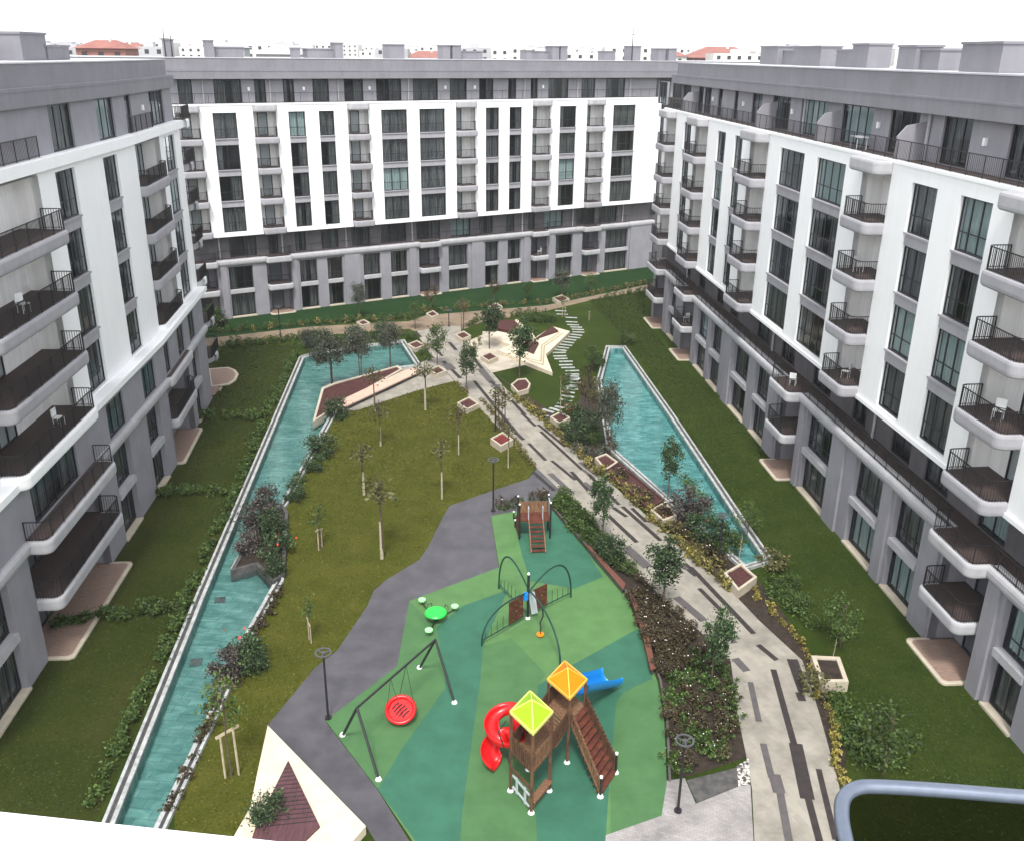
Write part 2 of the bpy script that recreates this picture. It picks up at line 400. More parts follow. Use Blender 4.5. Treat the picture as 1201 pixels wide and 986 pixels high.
    # cornice / terrace edge
    prof=[(-.4,5.72),(.10,5.72),(.22,5.82),(.27,5.98),(.27,6.18),(.22,6.30),(.12,6.36),(-.4,6.36)]
    ra,rb=spec.get('base_range',(a,b)); cuts=[ra]; 
    skip=[(p,q) for p,q in spec['bbal']]
    segs=[]; x=ra
    for p,q in sorted(skip): segs.append((x,p)); x=q
    segs.append((x,rb))
    for (u0,u1) in segs:
        if u1-u0<.05: continue
        bm=bmesh.new()
        for u,v in zip(F.cuts(u0,u1),F.cuts(u0,u1)[1:]):
            A=[bm.verts.new(F.P(u,wd+d,z)) for d,z in prof]; C=[bm.verts.new(F.P(v,wd+d,z)) for d,z in prof]
            for i in range(len(A)-1): bm.faces.new((A[i],C[i],C[i+1],A[i+1]))
            bm.faces.new(A); bm.faces.new(C[::-1])
        obj('cornice',bm,'corn',B)
    # level two
    rd=spec.get('rec',1.3)
    bm=bmesh.new(); l2=spec['lvl2']; rr=-rd+wd*(1 if rd<.2 else 0)
    wallgrid(bm,F,ra,rb,6.36,8.85,[(p,q,6.4,8.5) for p,q in l2],rr,.3)
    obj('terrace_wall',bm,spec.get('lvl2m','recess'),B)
    for p,q in l2: window(F,p,q,6.42,8.5,rr-.1,B,hz=None)
    bm=bmesh.new()
    fbox(bm,F,ra,rb,min(rr,wd-.35)-.02,wd-.3,6.15,6.33); obj('terrace_deck',bm,'deck',B)
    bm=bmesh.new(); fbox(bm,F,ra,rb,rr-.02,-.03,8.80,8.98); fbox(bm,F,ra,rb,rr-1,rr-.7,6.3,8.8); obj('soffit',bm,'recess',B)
    if spec.get('l2rail'):
        bm=bmesh.new(); P=[]
        for (u0,u1) in spec['l2rail']:
            cur=[]; 
            inner=[(p,q) for p,q in sorted(skip) if p>=u0-.2 and q<=u1+.2]
            cur.append(F.P(u0,wd+.06,0))
            for p,q in inner:
                for (u,v) in slabplan(F,p+.08,q-.08,wd+(BD[spec['bbal'].index((p,q))] if isinstance(BD,list) else BD)-.12,.33,n=4,d0=wd+.06): cur.append(F.P(u,v,0))
            cur.append(F.P(u1,wd+.06,0))
            for k in F.k[1:-1]: pass
            rail_bm(bm,cur,6.36,h=.95,sp=.15)
        obj('terrace_railing',bm,'iron',B)
    # penthouse
    pd=spec.get('pent_d',1.5); bm=bmesh.new(); pr=spec['pent_range']; ed=spec.get('eave_d',0.)
    if 'pentpx' in spec:
        spec['pent']=spec['pent']+[tuple(sorted((F.hit(*a_,-pd)[0],F.hit(*b_,-pd)[0]))) for a_,b_ in spec['pentpx']]
        spec['pentw']=[spec['pent'][k] for k in spec['pwi']]
        spec['fins']=[F.hit(x_,y_,-pd)[0] for x_,y_ in spec['finpx']]; spec['lamps']=[F.hit(x_,y_,-pd)[0] for x_,y_ in spec['lamppx']]
    wallgrid(bm,F,pr[0],pr[1],22.0,24.42,[(p,q,22.05,24.38) for p,q in spec['pent']],-pd,.25)
    obj('penthouse_wall',bm,'pent',B)
    for p,q in spec['pent']: window(F,p,q,22.07,24.36,-pd-.1,B,hz=None,cur=('w' if (p,q) in spec.get('pentw',[]) else None))
    bm=bmesh.new(); fbox(bm,F,pr[0],pr[1],-pd-1.2,-pd-1.,22.0,24.4); obj('penthouse_interior',bm,'dark',B)
    bm=bmesh.new(); fbox(bm,F,pr[0],pr[1],-pd-.02,-.3,21.85,22.02); obj('roof_terrace_deck',bm,'deck',B)
    if spec.get('pent_rail'):
        bm=bmesh.new()
        for u0,u1 in spec['pent_rail']: rail_bm(bm,[F.P(u,-.12,0) for u in F.cuts(u0,u1)],22.06,h=1.0,sp=.15)
        obj('roof_railing',bm,'iron',B)
    for s in spec.get('fins',[]):
        bm=bmesh.new(); P=[(-.15,22.02),(-.15,23.2),(-.6,23.75),(-pd,23.95),(-pd,22.02)]
        A=[bm.verts.new(F.P(s-.08,d,z)) for d,z in P]; C=[bm.verts.new(F.P(s+.08,d,z)) for d,z in P]
        bm.faces.new(A); bm.faces.new(C[::-1])
        for i in range(len(A)): bm.faces.new((A[i],A[(i+1)%len(A)],C[(i+1)%len(A)],C[i]))
        obj('terrace_divider',bm,'pent',B)
    # wall lamps
    for s in spec.get('lamps',[]):
        bm=bmesh.new(); fbox(bm,F,s-.11,s+.11,-pd+.003,-pd+.14,23.25,23.6); obj('wall_lamp',bm,'lampw',B)
    # roof tiers
    bm=bmesh.new(); ea,eb=spec['eave']; dp=spec.get('depth',13)
    fbox(bm,F,ea,eb,-dp,ed,24.42,25.22 if ed<-.1 else 25.27); 
    fbox(bm,F,ea+.3,eb-.6,-dp+.4,ed-.35,25.22 if ed<-.1 else 25.27,26.34)
    fbox(bm,F,ea,eb,ed-.1,ed+.03,25.12,25.24 if ed<-.1 else 25.3)
    ro=obj('roof',bm,'lav2',B)
    bm=bmesh.new(); fbox(bm,F,ea+.25,eb-.55,-dp+.35,ed-.30,26.342,26.41); obj('roof_coping',bm,'coping',ro)
    for (x0,x1,yt,d,w2) in spec['chim']:
        s0=F.hit(x0,yt,-d)[0]; s1=F.hit(x1,yt,-d)[0]; zt=F.hit((x0+x1)/2,yt,-d)[1]
        if s0>s1: s0,s1=s1,s0
        if s1-s0>w2: 
            m_=(s0+s1)/2; 
        bm=bmesh.new(); fbox(bm,F,s0,s1,-d-1.6,-d,26.42,zt-.12); fbox(bm,F,s0-.07,s1+.07,-d-1.67,-d+.07,zt-.12,zt)
        obj('chimney',bm,'lav2',ro)
    # core
    bm=bmesh.new(); fbox(bm,F,a+.2,b-.2,-dp,-2.9,-.2,24.4); obj('core_wall',bm,'pent',B)
    for p in spec.get('pipes',[]): 
        for (z0,z1,d) in ((22.05,24.38,-pd+.12),(6.3,8.8,rr+.1)): bm=bmesh.new(); tube(bm,[F.P(p,d,z0),F.P(p,d,z1)],.08,6); obj('downpipe',bm,'corn',B)
    return B
FR=Fac([(23.02,15.0),(15.0,105.17)],-15.96,-1)
FL=Fac([(-21.8,27.1),(-24.0,59.),(-26.7,81.5)],-13.93,1)
FB=Fac([(-30.7-8.62*2,97.4-5.06*2),(-30.7+8.62*9,97.4+5.06*9)],-20.,1)
build(FR,'long white apartment block on the right side with a railed roof terrace','',(20.,50.,0),dict(
 range=(-15,70),win=[(-4.5,-1.8),(0.6,2.8),(9.9,12.5),(14.6,17.1),(25.1,29.4),(31.5,35.9),(44.2,46.2),(48.6,50.9),(59.3,61.9)],
 bal=[(-12,-8),(4.6,8.3),(19.4,22.8),(38.3,42.3),(53.8,57.8),(64.9,68.8)],curt={(3,3):'',(2,3):'w',(2,1):'w',(3,1):'w',(1,2):'w'},
 doors=[(.3,.7),[(.35,.62)],[(.3,.62)],(.35,.7),(.35,.7),(.3,.7)],
 bwin=[(-9.5,-6.5),(-3.4,-.6),(1.2,3.3),(10.4,13.3),(14.9,18.3),(21.7,25.7),(32.9,35.9),(37.6,41.3),(44.7,47.7),(48.9,52.1),(60.,62.5)],
 bbal=[(4.7,8.3),(26.9,30.4),(53.6,57.3),(64.7,69.)],pil=[(3.6,4.5),(8.5,10.1),(13.6,14.6),(19.6,21.4),(26.0,26.7),(30.7,32.6),(41.6,43.2),(63.,64.4)],
 lvl2=[(-8,-5),(0.5,3),(6,8.3),(11,13.4),(15.,17.2),(20.4,22.3),(25.6,28.6),(32,34.6),(37,40),(44.8,47),(49,51),(55,57),(60,62)],
 l2rail=[(-12,69.5)],pent_range=(-14,69.5),pent_rail=[(-13,69.3)],pent_d=1.6,
 pent=[(-8,-5),(-1,1.6)],pentpx=[((941,119),(972,121)),((989,124),(1026,129)),((1046,131),(1080,134)),((1108.5,139),(1142,143)),((1188,148),(1215,152)),((907,114),(928,116)),((883,111),(895,112)),((862,108.5),(866.6,109)),((843,106),(848,107)),((820,102),(835,104)),((800,100),(811,101)),((773,97),(783,98))],pwi=[2,3],
 finpx=[(820,103),(912,114),(987,125),(1088,134)],lamppx=[(838,105),(874,110),(932,116),(1034,130),(1161,145)],fins=[],lamps=[],eave_d=-.95,eave=(-15,71.5),pipes=[19.2,36.2,61],
 chim=[(1130,1178,49,3,9),(1000+55,1076,53,4,9),(1076,1104,57,4.3,9),(1001,1020,51,4.5,9),(982,1001,58,4.8,9),(932,964,54,5,9),(893,913,54,5.5,9),(913,932,59,6.,9)]))
build(FL,'apartment block on the left side with wide balconies near the viewer','',(-23.,50.,0),dict(
 range=(-13.5,37),white_range=(-13.5,33.4),base_range=(-13.5,31.6),base_d=.55,white_low=True,
 win=[(-10.,-7.4),(7.0,9.6),(14.,16.4),(28.2,31.4)],bal=[(-4.2,4.9),(20.3,26.8)],doors=[[(.12,.52)],[(.02,.18),(.68,.97)]],bal_d=[1.15,.5],bal_r=.45,
 bwin=[(-10.2,-6.6),(7.2,10.),(13.4,16.1),(26.1,28.5)],bbal=[(-4.4,4.6),(18.2,24.8)],rec=.0,lvl2m='lav',
 lvl2=[(-10,-7),(-3,2.5),(7.2,10.),(13.6,16.2),(18.6,20.),(22.5,24.6),(26.3,28.4)],l2rail=[(-4.3,4.5)],
 pent_range=(-13.,33.2),pent_d=.3,pent=[(-3.5,-.5),(8.1,11.1),(14.9,17.8),(20.4,21.8),(26.6,30.6)],lamps=[24.4],eave=(-13.5,33.4),pent_rail=[(-9,5.8),(20.3,26.)],
 chim=[(22,52,38,3,9),(52,80,53,3,9),(-30,-8,50,4,9)]))
D1=[(.30,.74)]; D2=[(.04,.52)]
build(FB,'long apartment block across the far end of the courtyard with white piers','',(-8.,111.,0),dict(
 range=(-9,57.5),win=[(-7.5,-5.),(0.3,2.7),(8.1,9.9),(11.4,13.1),(18.5,21.6),(23.1,26.3),(31.6,33.4),(34.8,36.5),(41.9,44.3),(49.9,53.4)],
 bal=[(-3.3,-1.),(4.4,6.8),(14.6,17.),(27.7,30.2),(38.,40.5),(45.9,48.4)],doors=[D1,D1,D1,D2,D2,D2],bal_d=.8,bal_r=.3,
 bwin=[(-7.5,-5),(.3,2.9),(8.1,10.1),(11.3,13.1),(15.6,17.7),(19.,21.1),(26.5,29.1),(31.5,33.4),(34.7,36.6),(41.8,44.4),(49.6,53.3)],
 bbal=[(-3.4,-.9),(4.4,7.1),(22.6,25.2),(38.1,40.4),(45.9,48.4)],pil=[(-.6,.1),(7.2,7.8),(13.3,15.2),(21.3,22.2),(29.6,31.2),(37.,37.8),(40.7,41.5),(53.6,57.4)],rec=1.0,
 lvl2=[(-7,-4),(.9,3.8),(5.1,6.2),(8.1,9.3),(11.1,13.1),(14.7,16.9),(18.3,21.5),(22.8,25.9),(27.3,30.),(31.2,33.1),(35,36.2),(38.2,39.2),(40.6,43.4),(45.5,48.4),(49.1,52.)],l2rail=[(-8.8,53.3)],
 pent_range=(-9,60),pent_d=.9,pent=[(-6,-3.5),(-2.6,-1.2),(.9,3.7),(5,6.2),(8,9.2),(11.2,13),(14.7,16.9),(18.4,21.4),(22.8,25.9),(27.4,29.6),(31.2,33.1),(35.1,36.2),(38.2,39.2),(40.7,43.6),(45.5,47.6),(49.2,52.2),(57.2,59.6)],
 pent_rail=[(-8,57)],lamps=[4.4,10.2,17.6,26.8,30.6,39.9],eave=(-12,80),pipes=[-.2,6.6,14.,22.2,37.3,44.9,52.9],depth=14,
 chim=[(193,203,46,3,9),(242,250,47,3,9),(250,285,55,3.6,9),(345,352,56,3.6,9),(360,392,57,3.8,9),(393,402,50,3,9),(455,474,52,3.2,9),(520,528,53,3,9),(531,541,53,3,9),(541,566,60,3.6,9),(618,624,59,3,9),(624,648,60,3.8,9),(648,656,54,3,9),(658,666,54,3,9),(710,722,60,3.8,9),(741,752,54,3,9),(773,781,57,3,9),(785,794,57,3,9)]))
FBL=[o for o in bpy.data.objects if o.name.startswith('apartment_block')][2]
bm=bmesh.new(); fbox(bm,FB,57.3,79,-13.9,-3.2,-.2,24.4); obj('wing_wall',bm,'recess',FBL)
for z in (.3,3.4,6.5,9.5,12.6,15.7,18.8,21.9):
    for a_ in (58.,62.,66.): window(FB,a_,a_+2.2,z,z+2.3,-3.1,FBL,hz=None,name='wing_window')
# stacked rounded end balconies at the far end of the left block, beside its end pier
LB=[o for o in bpy.data.objects if o.name.startswith('apartment_block')][1]
for zt,m in ((22.03,'white'),(18.75,'corn'),(15.65,'corn'),(12.55,'corn'),(9.45,'white'),(6.36,'corn'),(3.32,'corn'),(.1,'cream')):
    w=(.55 if zt<7 else 0)-(1.9 if zt<7 else 0)
    slab(FL,33.2+w,37.+w,.9 if zt<7 else .35,zt-.68 if zt>.2 else -.1,zt,LB,m,r=2.4,rail=(zt>3),d0=-2.6)
bm=bmesh.new()
wallgrid(bm,FL,31.4,37,-.2,22.,[(33.6,36,z,z+2.3) for z in (.2,3.4,6.5,9.5,12.6,15.7,18.8)],-2.55,.2)
obj('end_wall',bm,'inner',LB)
for z in (.2,3.4,6.5,9.5,12.6,15.7,18.8): window(FL,33.6,36,z+.02,z+2.28,-2.65,LB,hz=None)
bm=bmesh.new(); fbox(bm,FL,32.4,36.5,-4,-3.2,0,22.5); obj('interior',bm,'dark',LB)
# patio of the left block, far round one
bm=bmesh.new(); pl=GP([(243,434),(268,432),(276,435),(280,440),(277,447),(269,452),(246,455)]); prism(bm,pl,-.1,.12)
pt=tag(obj('patio',bm,'cream'),'round ended brick patio on the lawn at the far corner of the left block','patio')
bm=bmesh.new(); prism(bm,offset(pl,.25),.05,.126); obj('paving',bm,'ptile',pt)
for o in (pt,): pass
# rooftop aerials and water vents
for px,y0,y1,lab in ((195,70,34,'thin pointed twin mast above the left end of the far roof'),(741,70,32,'tall thin aerial on the right part of the far roof')):
    s,z=FB.hit(px,y0,-2); 
    p=FB.P(s,-2,26.42); h=ZH((p.x,p.y),y1)
    bm=bmesh.new(); tube(bm,[(p.x,p.y,26.42),(p.x,p.y,h)],[.09,.03],6)
    tube(bm,[(p.x-.5,p.y,h-.9),(p.x+.5,p.y,h-.9)],.03,5)
    if px<300: tube(bm,[(p.x+.65,p.y,26.42),(p.x+.65,p.y,h-.4)],[.09,.03],6)
    tag(obj('roof_aerial',bm,'iron'),lab,'aerial')
# terrace furniture on the right block
def terrace_table(s,lab):
    p=FR.P(s,-.8,22.02); t=thing('terrace_table',lab,'table',p)
    bm=bmesh.new(); obox(bm,(p.x,p.y),(0,1),.6,.35,22.7,22.75); obj('tabletop',bm,'coping',t)
    for a in (-.52,.52):
        for b in (-.28,.28):
            bm=bmesh.new(); tube(bm,[(p.x+b,p.y+a,22.02),(p.x+b,p.y+a,22.7)],.025,5); obj('leg',bm,'coping',t)
terrace_table(25.6,'small pale metal table on the right block roof terrace behind the railing')

# ------------------------------------------------------------------ ground
M['grass_r']=grass('garden_grass',((.015,.030,.004),(.027,.046,.006),(.050,.066,.010)))
M['grass_l']=grass('left_garden_grass',((.017,.026,.004),(.029,.039,.006),(.050,.052,.011)))
M['grass_c']=grass('lawn_grass',((.038,.044,.005),(.062,.070,.008),(.095,.094,.016)),.5)
M['grass_b']=grass('back_grass',((.008,.028,.008),(.013,.038,.011),(.020,.048,.013)))
M['soil']=mat('bare_soil',(.085,.058,.035),(.04,.03,.018),scale=2.5,bump=.6)
M['far']=mat('far_ground',(.30,.30,.28),(.18,.2,.17),scale=.01)
def pave(name,c1,c2,bw=.5,bh=.25,rot=0,mortar=(.2,.18,.15),ms=.006,nz=.5):
    m,t,b=nt(name); b.inputs['Roughness'].default_value=.75; b.inputs['Specular IOR Level'].default_value=.25
    v=coords(t,(1,1,1),(0,0,rot)); br=N(t,'ShaderNodeTexBrick'); br.inputs['Scale'].default_value=1; br.inputs['Brick Width'].default_value=bw; br.inputs['Row Height'].default_value=bh
    br.inputs['Mortar Size'].default_value=ms; br.inputs['Color1'].default_value=c4(c1); br.inputs['Color2'].default_value=c4(c2); br.inputs['Mortar'].default_value=c4(mortar)
    t.links.new(v,br.inputs['Vector']); n=N(t,'ShaderNodeTexNoise'); n.inputs['Scale'].default_value=nz; n.inputs['Detail'].default_value=7; n.inputs['Roughness'].default_value=.7; v2=coords(t); t.links.new(v2,n.inputs['Vector'])
    r=ramp(t,[(.34,(.68,.68,.68)),(.58,(1.05,1.05,1.05))]); t.links.new(n.outputs['Fac'],r.inputs['Fac'])
    mx=N(t,'ShaderNodeMix',data_type='RGBA',blend_type='MULTIPLY'); mx.inputs[0].default_value=1; t.links.new(br.outputs['Color'],mx.inputs[6]); t.links.new(r.outputs['Color'],mx.inputs[7]); t.links.new(mx.outputs[2],b.inputs['Base Color'])
    return m
PA=math.atan2(G(930,764).y-G(643,498).y,G(930,764).x-G(643,498).x)
M['path']=pave('path_stone',(.31,.285,.24),(.265,.245,.21),.6,.3,-PA,(.30,.27,.22))
M['pathd']=mat('dark_path_inlay',(.042,.033,.031),(.028,.023,.023),scale=3)
M['pathg']=mat('grey_path_inlay',(.105,.093,.093),(.08,.072,.073),scale=3)
M['plaza']=pave('plaza_stone',(.46,.405,.325),(.41,.365,.30),.9,.9,.4,(.38,.35,.30))
M['pav']=pave('small_pavers',(.33,.31,.30),(.27,.255,.25),.24,.12,.3,(.25,.23,.22),.01)
M['back']=pave('back_path_stone',(.24,.18,.125),(.20,.15,.105),.4,.2,-.5,(.2,.16,.12))
M['rub']=mat('grey_purple_rubber',(.084,.079,.088),(.052,.049,.056),scale=.8,rough=.30,spec=.5,bump=.12,bscale=25,detail=8)
M['g1']=mat('light_green_rubber',(.090,.195,.066),(.070,.158,.052),scale=.9,rough=.7,bump=.2,bscale=30,detail=8)
M['g2']=mat('mid_green_rubber',(.066,.158,.058),(.052,.128,.047),scale=.9,rough=.7,bump=.2,bscale=30,detail=8)
M['g3']=mat('teal_green_rubber',(.036,.135,.082),(.028,.108,.066),scale=.9,rough=.7,bump=.2,bscale=30,detail=8)
M['kerb']=mat('white_pool_stone',(.42,.43,.42),(.22,.23,.22),scale=3,lo=.3,hi=.6,detail=8)
M['dkerb']=mat('dark_wet_stone',(.10,.095,.09),(.05,.05,.05),scale=3)
M['grav']=mat('white_pebbles',(.55,.52,.48),(.06,.055,.05),scale=7,lo=.45,hi=.55)
M['mulch']=mat('maroon_mulch',(.105,.035,.03),(.035,.014,.014),scale=6,bump=.9,bscale=20)
M['bed']=mat('planting_soil',(.048,.033,.024),(.022,.016,.012),scale=3,bump=.8)
# pools: plan outlines
LP=GP([(127,990),(241,700),(357,421),(366,417.5),(431,407.5),(470,402.5),(487,429),(467,431.5),(391,450),(377.5,456),(366.8,494.4),(385.6,489.6),(329,592),(322,600),(302,604),(286,640),(270,669),(300,660),(322,683),(280,757),(258,809),(172,990)])
RP=GP([(716,409),(729,409),(785,490),(840,574),(866,614),(895,656.5),(874,663),(785,584),(719,526),(706,449)])
bm=bmesh.new()
S=3200
outer=[(-S,-60),(S,-60),(S,S),(-S,S)]
# ground sheet with the two pool basins cut out (triangulated with holes)
from mathutils.geometry import delaunay_2d_cdt
def holed(outer,holes,z,name,m,kind='structure'):
    vs=[Vector(p[:2]) for p in outer]; loops=[list(range(len(outer)))]; 
    for h in holes:
        k=len(vs); vs+= [Vector(p[:2]) for p in h]; loops.append(list(range(k,k+len(h))))
    es=[(l[i],l[(i+1)%len(l)]) for l in loops for i in range(len(l))]
    v,e,f,_,_,_=delaunay_2d_cdt(vs,es,[],0,1e-6)
    def inside(p,poly):
        c=False; n=len(poly)
        for i in range(n):
            a,b=poly[i],poly[(i+1)%n]
            if (a[1]>p[1])!=(b[1]>p[1]) and p[0]<(b[0]-a[0])*(p[1]-a[1])/(b[1]-a[1])+a[0]: c=not c
        return c
    bm=bmesh.new(); bv=[bm.verts.new((p.x,p.y,z)) for p in v]
    for t in f:
        c=sum((v[i] for i in t),Vector((0,0)))/len(t)
        if inside(c,outer) and not any(inside(c,h) for h in holes): bm.faces.new([bv[i] for i in t])
    return tag(obj(name,bm,m),kind=kind)
holed(outer,[LP,RP],0,'ground','grass_r')
def surf(name,px,z,m,sub=None):
    bm=bmesh.new(); sheet(bm,GP(px),z); return tag(obj(name,bm,m),kind='structure')
LAWN_C=[(385.6,491),(393,484),(420,480),(487,458),(533,447),(606,522),(628,548),(620,561),(573,576.5),(527,593),(519.6,605.6),(502,641),(491.7,656),(453.7,679),(438.5,692),(431,709.6),(395,763),(370,782),(314,850),(293.5,946),(272,985),(206,985),(204,941),(264,812),(284,757),(325,683),(331,594)]
surf('lawn',LAWN_C,.004,'grass_c')
bm=bmesh.new(); sheet(bm,[G(x,y) for x,y in ((116,955),(228,700),(350,418),(346,404),(250,408))]+[Vector((-28,84,0)),Vector((-28,24,0)),Vector((-15.6,24,0))],.004); tag(obj('garden_lawn',bm,'grass_l'),kind='structure')
surf('back_lawn',[(248,374),(300,368),(480,340),(600,333),(757,310),(790,310),(757,334.6),(640,358.5),(500,370),(362,383.6),(240,397)],.004,'grass_b')
surf('path',[(240,397),(252.5,396),(362,383.6),(480,377),(500,370),(640,358.5),(757,334.6),(770,331.5),(770,338.5),(757,341),(701,350.6),(640,365),(565,378),(545,386),(489,391),(480,386),(375,393.6),(257.5,406),(235,408)],.008,'back')
surf('path_edge',[(487,389),(520,383),(540,382),(543,403),(577,437),(595,458),(643,498),(673,523),(706,557),(725,574),(774,619),(816,659),(850,685),(890,727),(930,764),(941,774),(962,840),(984,920),(992,990),(885,990),(882,925),(875,885),(865,837),(857,775),(822,741),(785,710),(708,628),(680,594),(655,573),(629,548),(606,522),(577,494),(545,460),(533,446),(507,419)],.012,'path').name='path'
surf('pavement',[(566,389),(590,390),(605,396),(622,427),(577,437.5),(542,403),(566,393)],.016,'plaza')
surf('pavement',[(487,429),(507,419),(533,447),(487,459),(420,481),(393,484),(395,474),(467,431.5)],.016,'path')
surf('pavement',[(640,1000),(693,985),(776,956),(782,915),(803,912),(816,942),(866,922),(880,918),(884,990),(884,1010)],.010,'pav')
surf('rubber_path',[(620,561),(630,549),(656,574),(645,592),(616,598),(576,606),(585,666),(480,706),(466,781),(382,846),(443,926),(495,1010),(455,1010),(429,968),(314,850),(370,782),(395,763),(431,709.6),(438.5,692),(453.7,679),(491.7,656),(502,641),(519.6,605.6),(527,593),(573,576.5)],.008,'rub')
PLAY=[(576,605),(616,597),(647.4,598),(686,643),(700,661),(734.7,698.8),(749,738),(771,799),(779,846),(782,917),(776,956),(693,985),(640,1010),(500,1010),(443,925),(382,845),(466,780.6),(480,704.5),(585.5,665)]
surf('playground_surface',PLAY,.012,'g1')
surf('playground_patch',[(616,597),(647.4,598),(686,643),(707,676),(674,690),(622,681),(612,650),(606,625)],.016,'g3')
surf('playground_patch',[(748,737),(765,795.5),(731.5,812),(723,822),(716,900),(709,1000),(631,1010),(627,930),(631,803),(674,778)],.016,'g3')
surf('playground_patch',[(596,691.5),(567,755),(563,800),(542,953),(538,1010),(505,1010),(443,925),(472,877),(523,806),(512,735),(543,710)],.016,'g3')
surf('playground_patch',[(480,704.5),(512,735),(523,806),(472,877),(443,925),(382,845),(466,780.6)],.016,'g2')
surf('playground_patch',[(723,822),(731.5,812),(765,795.5),(771,799),(779,846),(782,917),(776,956),(716,977),(716,900)],.020,'g2')
surf('playground_patch',[(631,803),(627,930),(631,1010),(538,1010),(542,953),(563,800),(567,757),(600,748),(640,790)],.020,'g2')
# kerb round the playground on the planted side
bm=bmesh.new()
K=[(649,597.5),(688,642),(702,660),(736.5,698),(751,737.5),(773,798.5),(781,846),(784,916)]
for a,b in zip(K,K[1:]): beam(bm,G(*a)+Vector((.05,0,.05)),G(*b)+Vector((.05,0,.05)),.10,.16)
tag(obj('playground_kerb',bm,'pathg'),'low grey metal kerb between the green rubber and the planted bed','kerb')
# path inlays
def inlay(pts,m='pathd',z=.017): surf('path_inlay',pts,z,m)
SZ=[.017]
def strip(a,b,w,m='pathd'):
    SZ[0]+=.0006
    A,B=G(*a),G(*b); t=(B-A).normalized(); n=Vector((-t.y,t.x,0))*w*.58
    bm=bmesh.new(); sheet(bm,[A+n,B+n,B-n,A-n],SZ[0]); tag(obj('path_inlay',bm,m),kind='structure')
for a,b,w,m in (((631,498),(663,524),.22,'pathd'),((634,506),(683,551),.22,'pathd'),((647,540),(675,563),.22,'pathd'),((680,542),(702,559),.28,'pathg'),((645,555),(670,578),.35,'pathg'),
 ((684,551),(697,561),.25,'pathg'),((670,553),(690,575),.25,'pathd'),
 ((730,594),(775,634),.25,'pathd'),((714,605),(747,636),.25,'pathd'),((733,641),(760,665),.55,'pathg'),((719,595),(735,606),.25,'pathd'),
 ((810,665),(884,743),.25,'pathd'),((800,660),(818,675),.4,'pathd'),((793,700),(826,728),.40,'pathg'),((889,756),(911,774),.25,'pathd'),((862,772),(876,787),.35,'pathg'),
 ((907,785),(931,872),.24,'pathd'),((933,872),(947,937),.48,'pathd'),((948,937),(962,990),.24,'pathd'),((929,773),(943,812),.45,'pathd'),((937,812),(941,822),.3,'pathd'),((895,872),(905,912),.24,'pathg'),((908,908),(914,930),.42,'pathg'),((915,930),(926,990),.26,'pathg'),((960,902),(980,985),.2,'pathd'),
 ((690,556),(726,592),.22,'pathd'),((700,575),(716,590),.22,'pathd'),((741,596),(758,612),.22,'pathd'),((768,640),(800,672),.22,'pathd'),((786,650),(806,668),.22,'pathg'),((820,690),(846,716),.22,'pathd'),((845,735),(862,754),.24,'pathg'),((880,800),(890,846),.22,'pathg'),((612,485),(628,500),.22,'pathd'),((620,520),(640,540),.22,'pathd'),((546,409),(577,447),.3,'pathd'),((520,424),(540,444),.3,'pathd'),((523,427),(530,434),.8,'pathg'),((556,447),(605,507),.25,'pathd'),((600,503),(614,516),.25,'pathd'),((507,407),(519,418),.25,'pathd'),((527,402),(535,411),.3,'pathd'),((487,389),(493,396),.3,'pathd'),((505,386),(512,394),.3,'pathd'),
 ((563,433),(578,450),.55,'pathg'),((575,447),(596,467),.25,'pathd'),((600,470),(616,487),.25,'pathd'),((685,566),(705,583),.3,'pathg'),((625,553),(650,575),.18,'pathd')): strip(a,b,w,m)
# drain grille + pebbles
surf('drain_grille',[(805,915),(864,900),(866,922),(817,941)],.018,'dkerb'); surf('pebble_strip',[(864,898),(878,889),(880,920),(866,922)],.018,'grav')
surf('flower_bed',[(647,598),(655,574),(680,594),(708,628),(785,710),(822,741),(857,775),(865,837),(875,888),(805,911),(784,905),(781,846),(773,798),(751,737),(736,698),(702,660),(688,642)],.008,'bed')
surf('flower_bed',[(580,437.5),(640,490),(673,521),(708,556),(727,573),(776,617),(818,657),(846,685),(886,727),(926,767),(935,777),(979,922),(992,918),(992,880),(958,778),(940,750),(906,700),(873,664),(785,583),(719,526),(706,449),(690,440),(675,480),(668,497),(655,490),(642,480)],.006,'bed')
surf('dirt_patch',[(640,995),(650,1000)]+[(660,1005)],.0,'soil') if 0 else None
# pools
def water():
    m,t,b=nt('pool_water'); b.inputs['Base Color'].default_value=(.0,.0,.0,1)
    t.nodes.remove(b); out=t.nodes['Material Output']
    gl=N(t,'ShaderNodeBsdfGlossy'); gl.inputs['Roughness'].default_value=.06
    tr=N(t,'ShaderNodeBsdfTransparent'); tr.inputs['Color'].default_value=(.82,.95,.95,1)
    v=coords(t,(.45,1.5,1),(0,0,.15)); n=N(t,'ShaderNodeTexNoise'); n.inputs['Scale'].default_value=2.2; n.inputs['Detail'].default_value=4; n.inputs['Distortion'].default_value=.6; t.links.new(v,n.inputs['Vector'])
    bp=N(t,'ShaderNodeBump'); bp.inputs['Strength'].default_value=.25; bp.inputs['Distance'].default_value=.06; t.links.new(n.outputs['Fac'],bp.inputs['Height'])
    t.links.new(bp.outputs['Normal'],gl.inputs['Normal'])
    mx=N(t,'ShaderNodeMixShader'); t.links.new(fres(t,.015,.45),mx.inputs[0]); t.links.new(tr.outputs[0],mx.inputs[1]); t.links.new(gl.outputs[0],mx.inputs[2]); t.links.new(mx.outputs[0],out.inputs['Surface']); return m
M['water']=water()
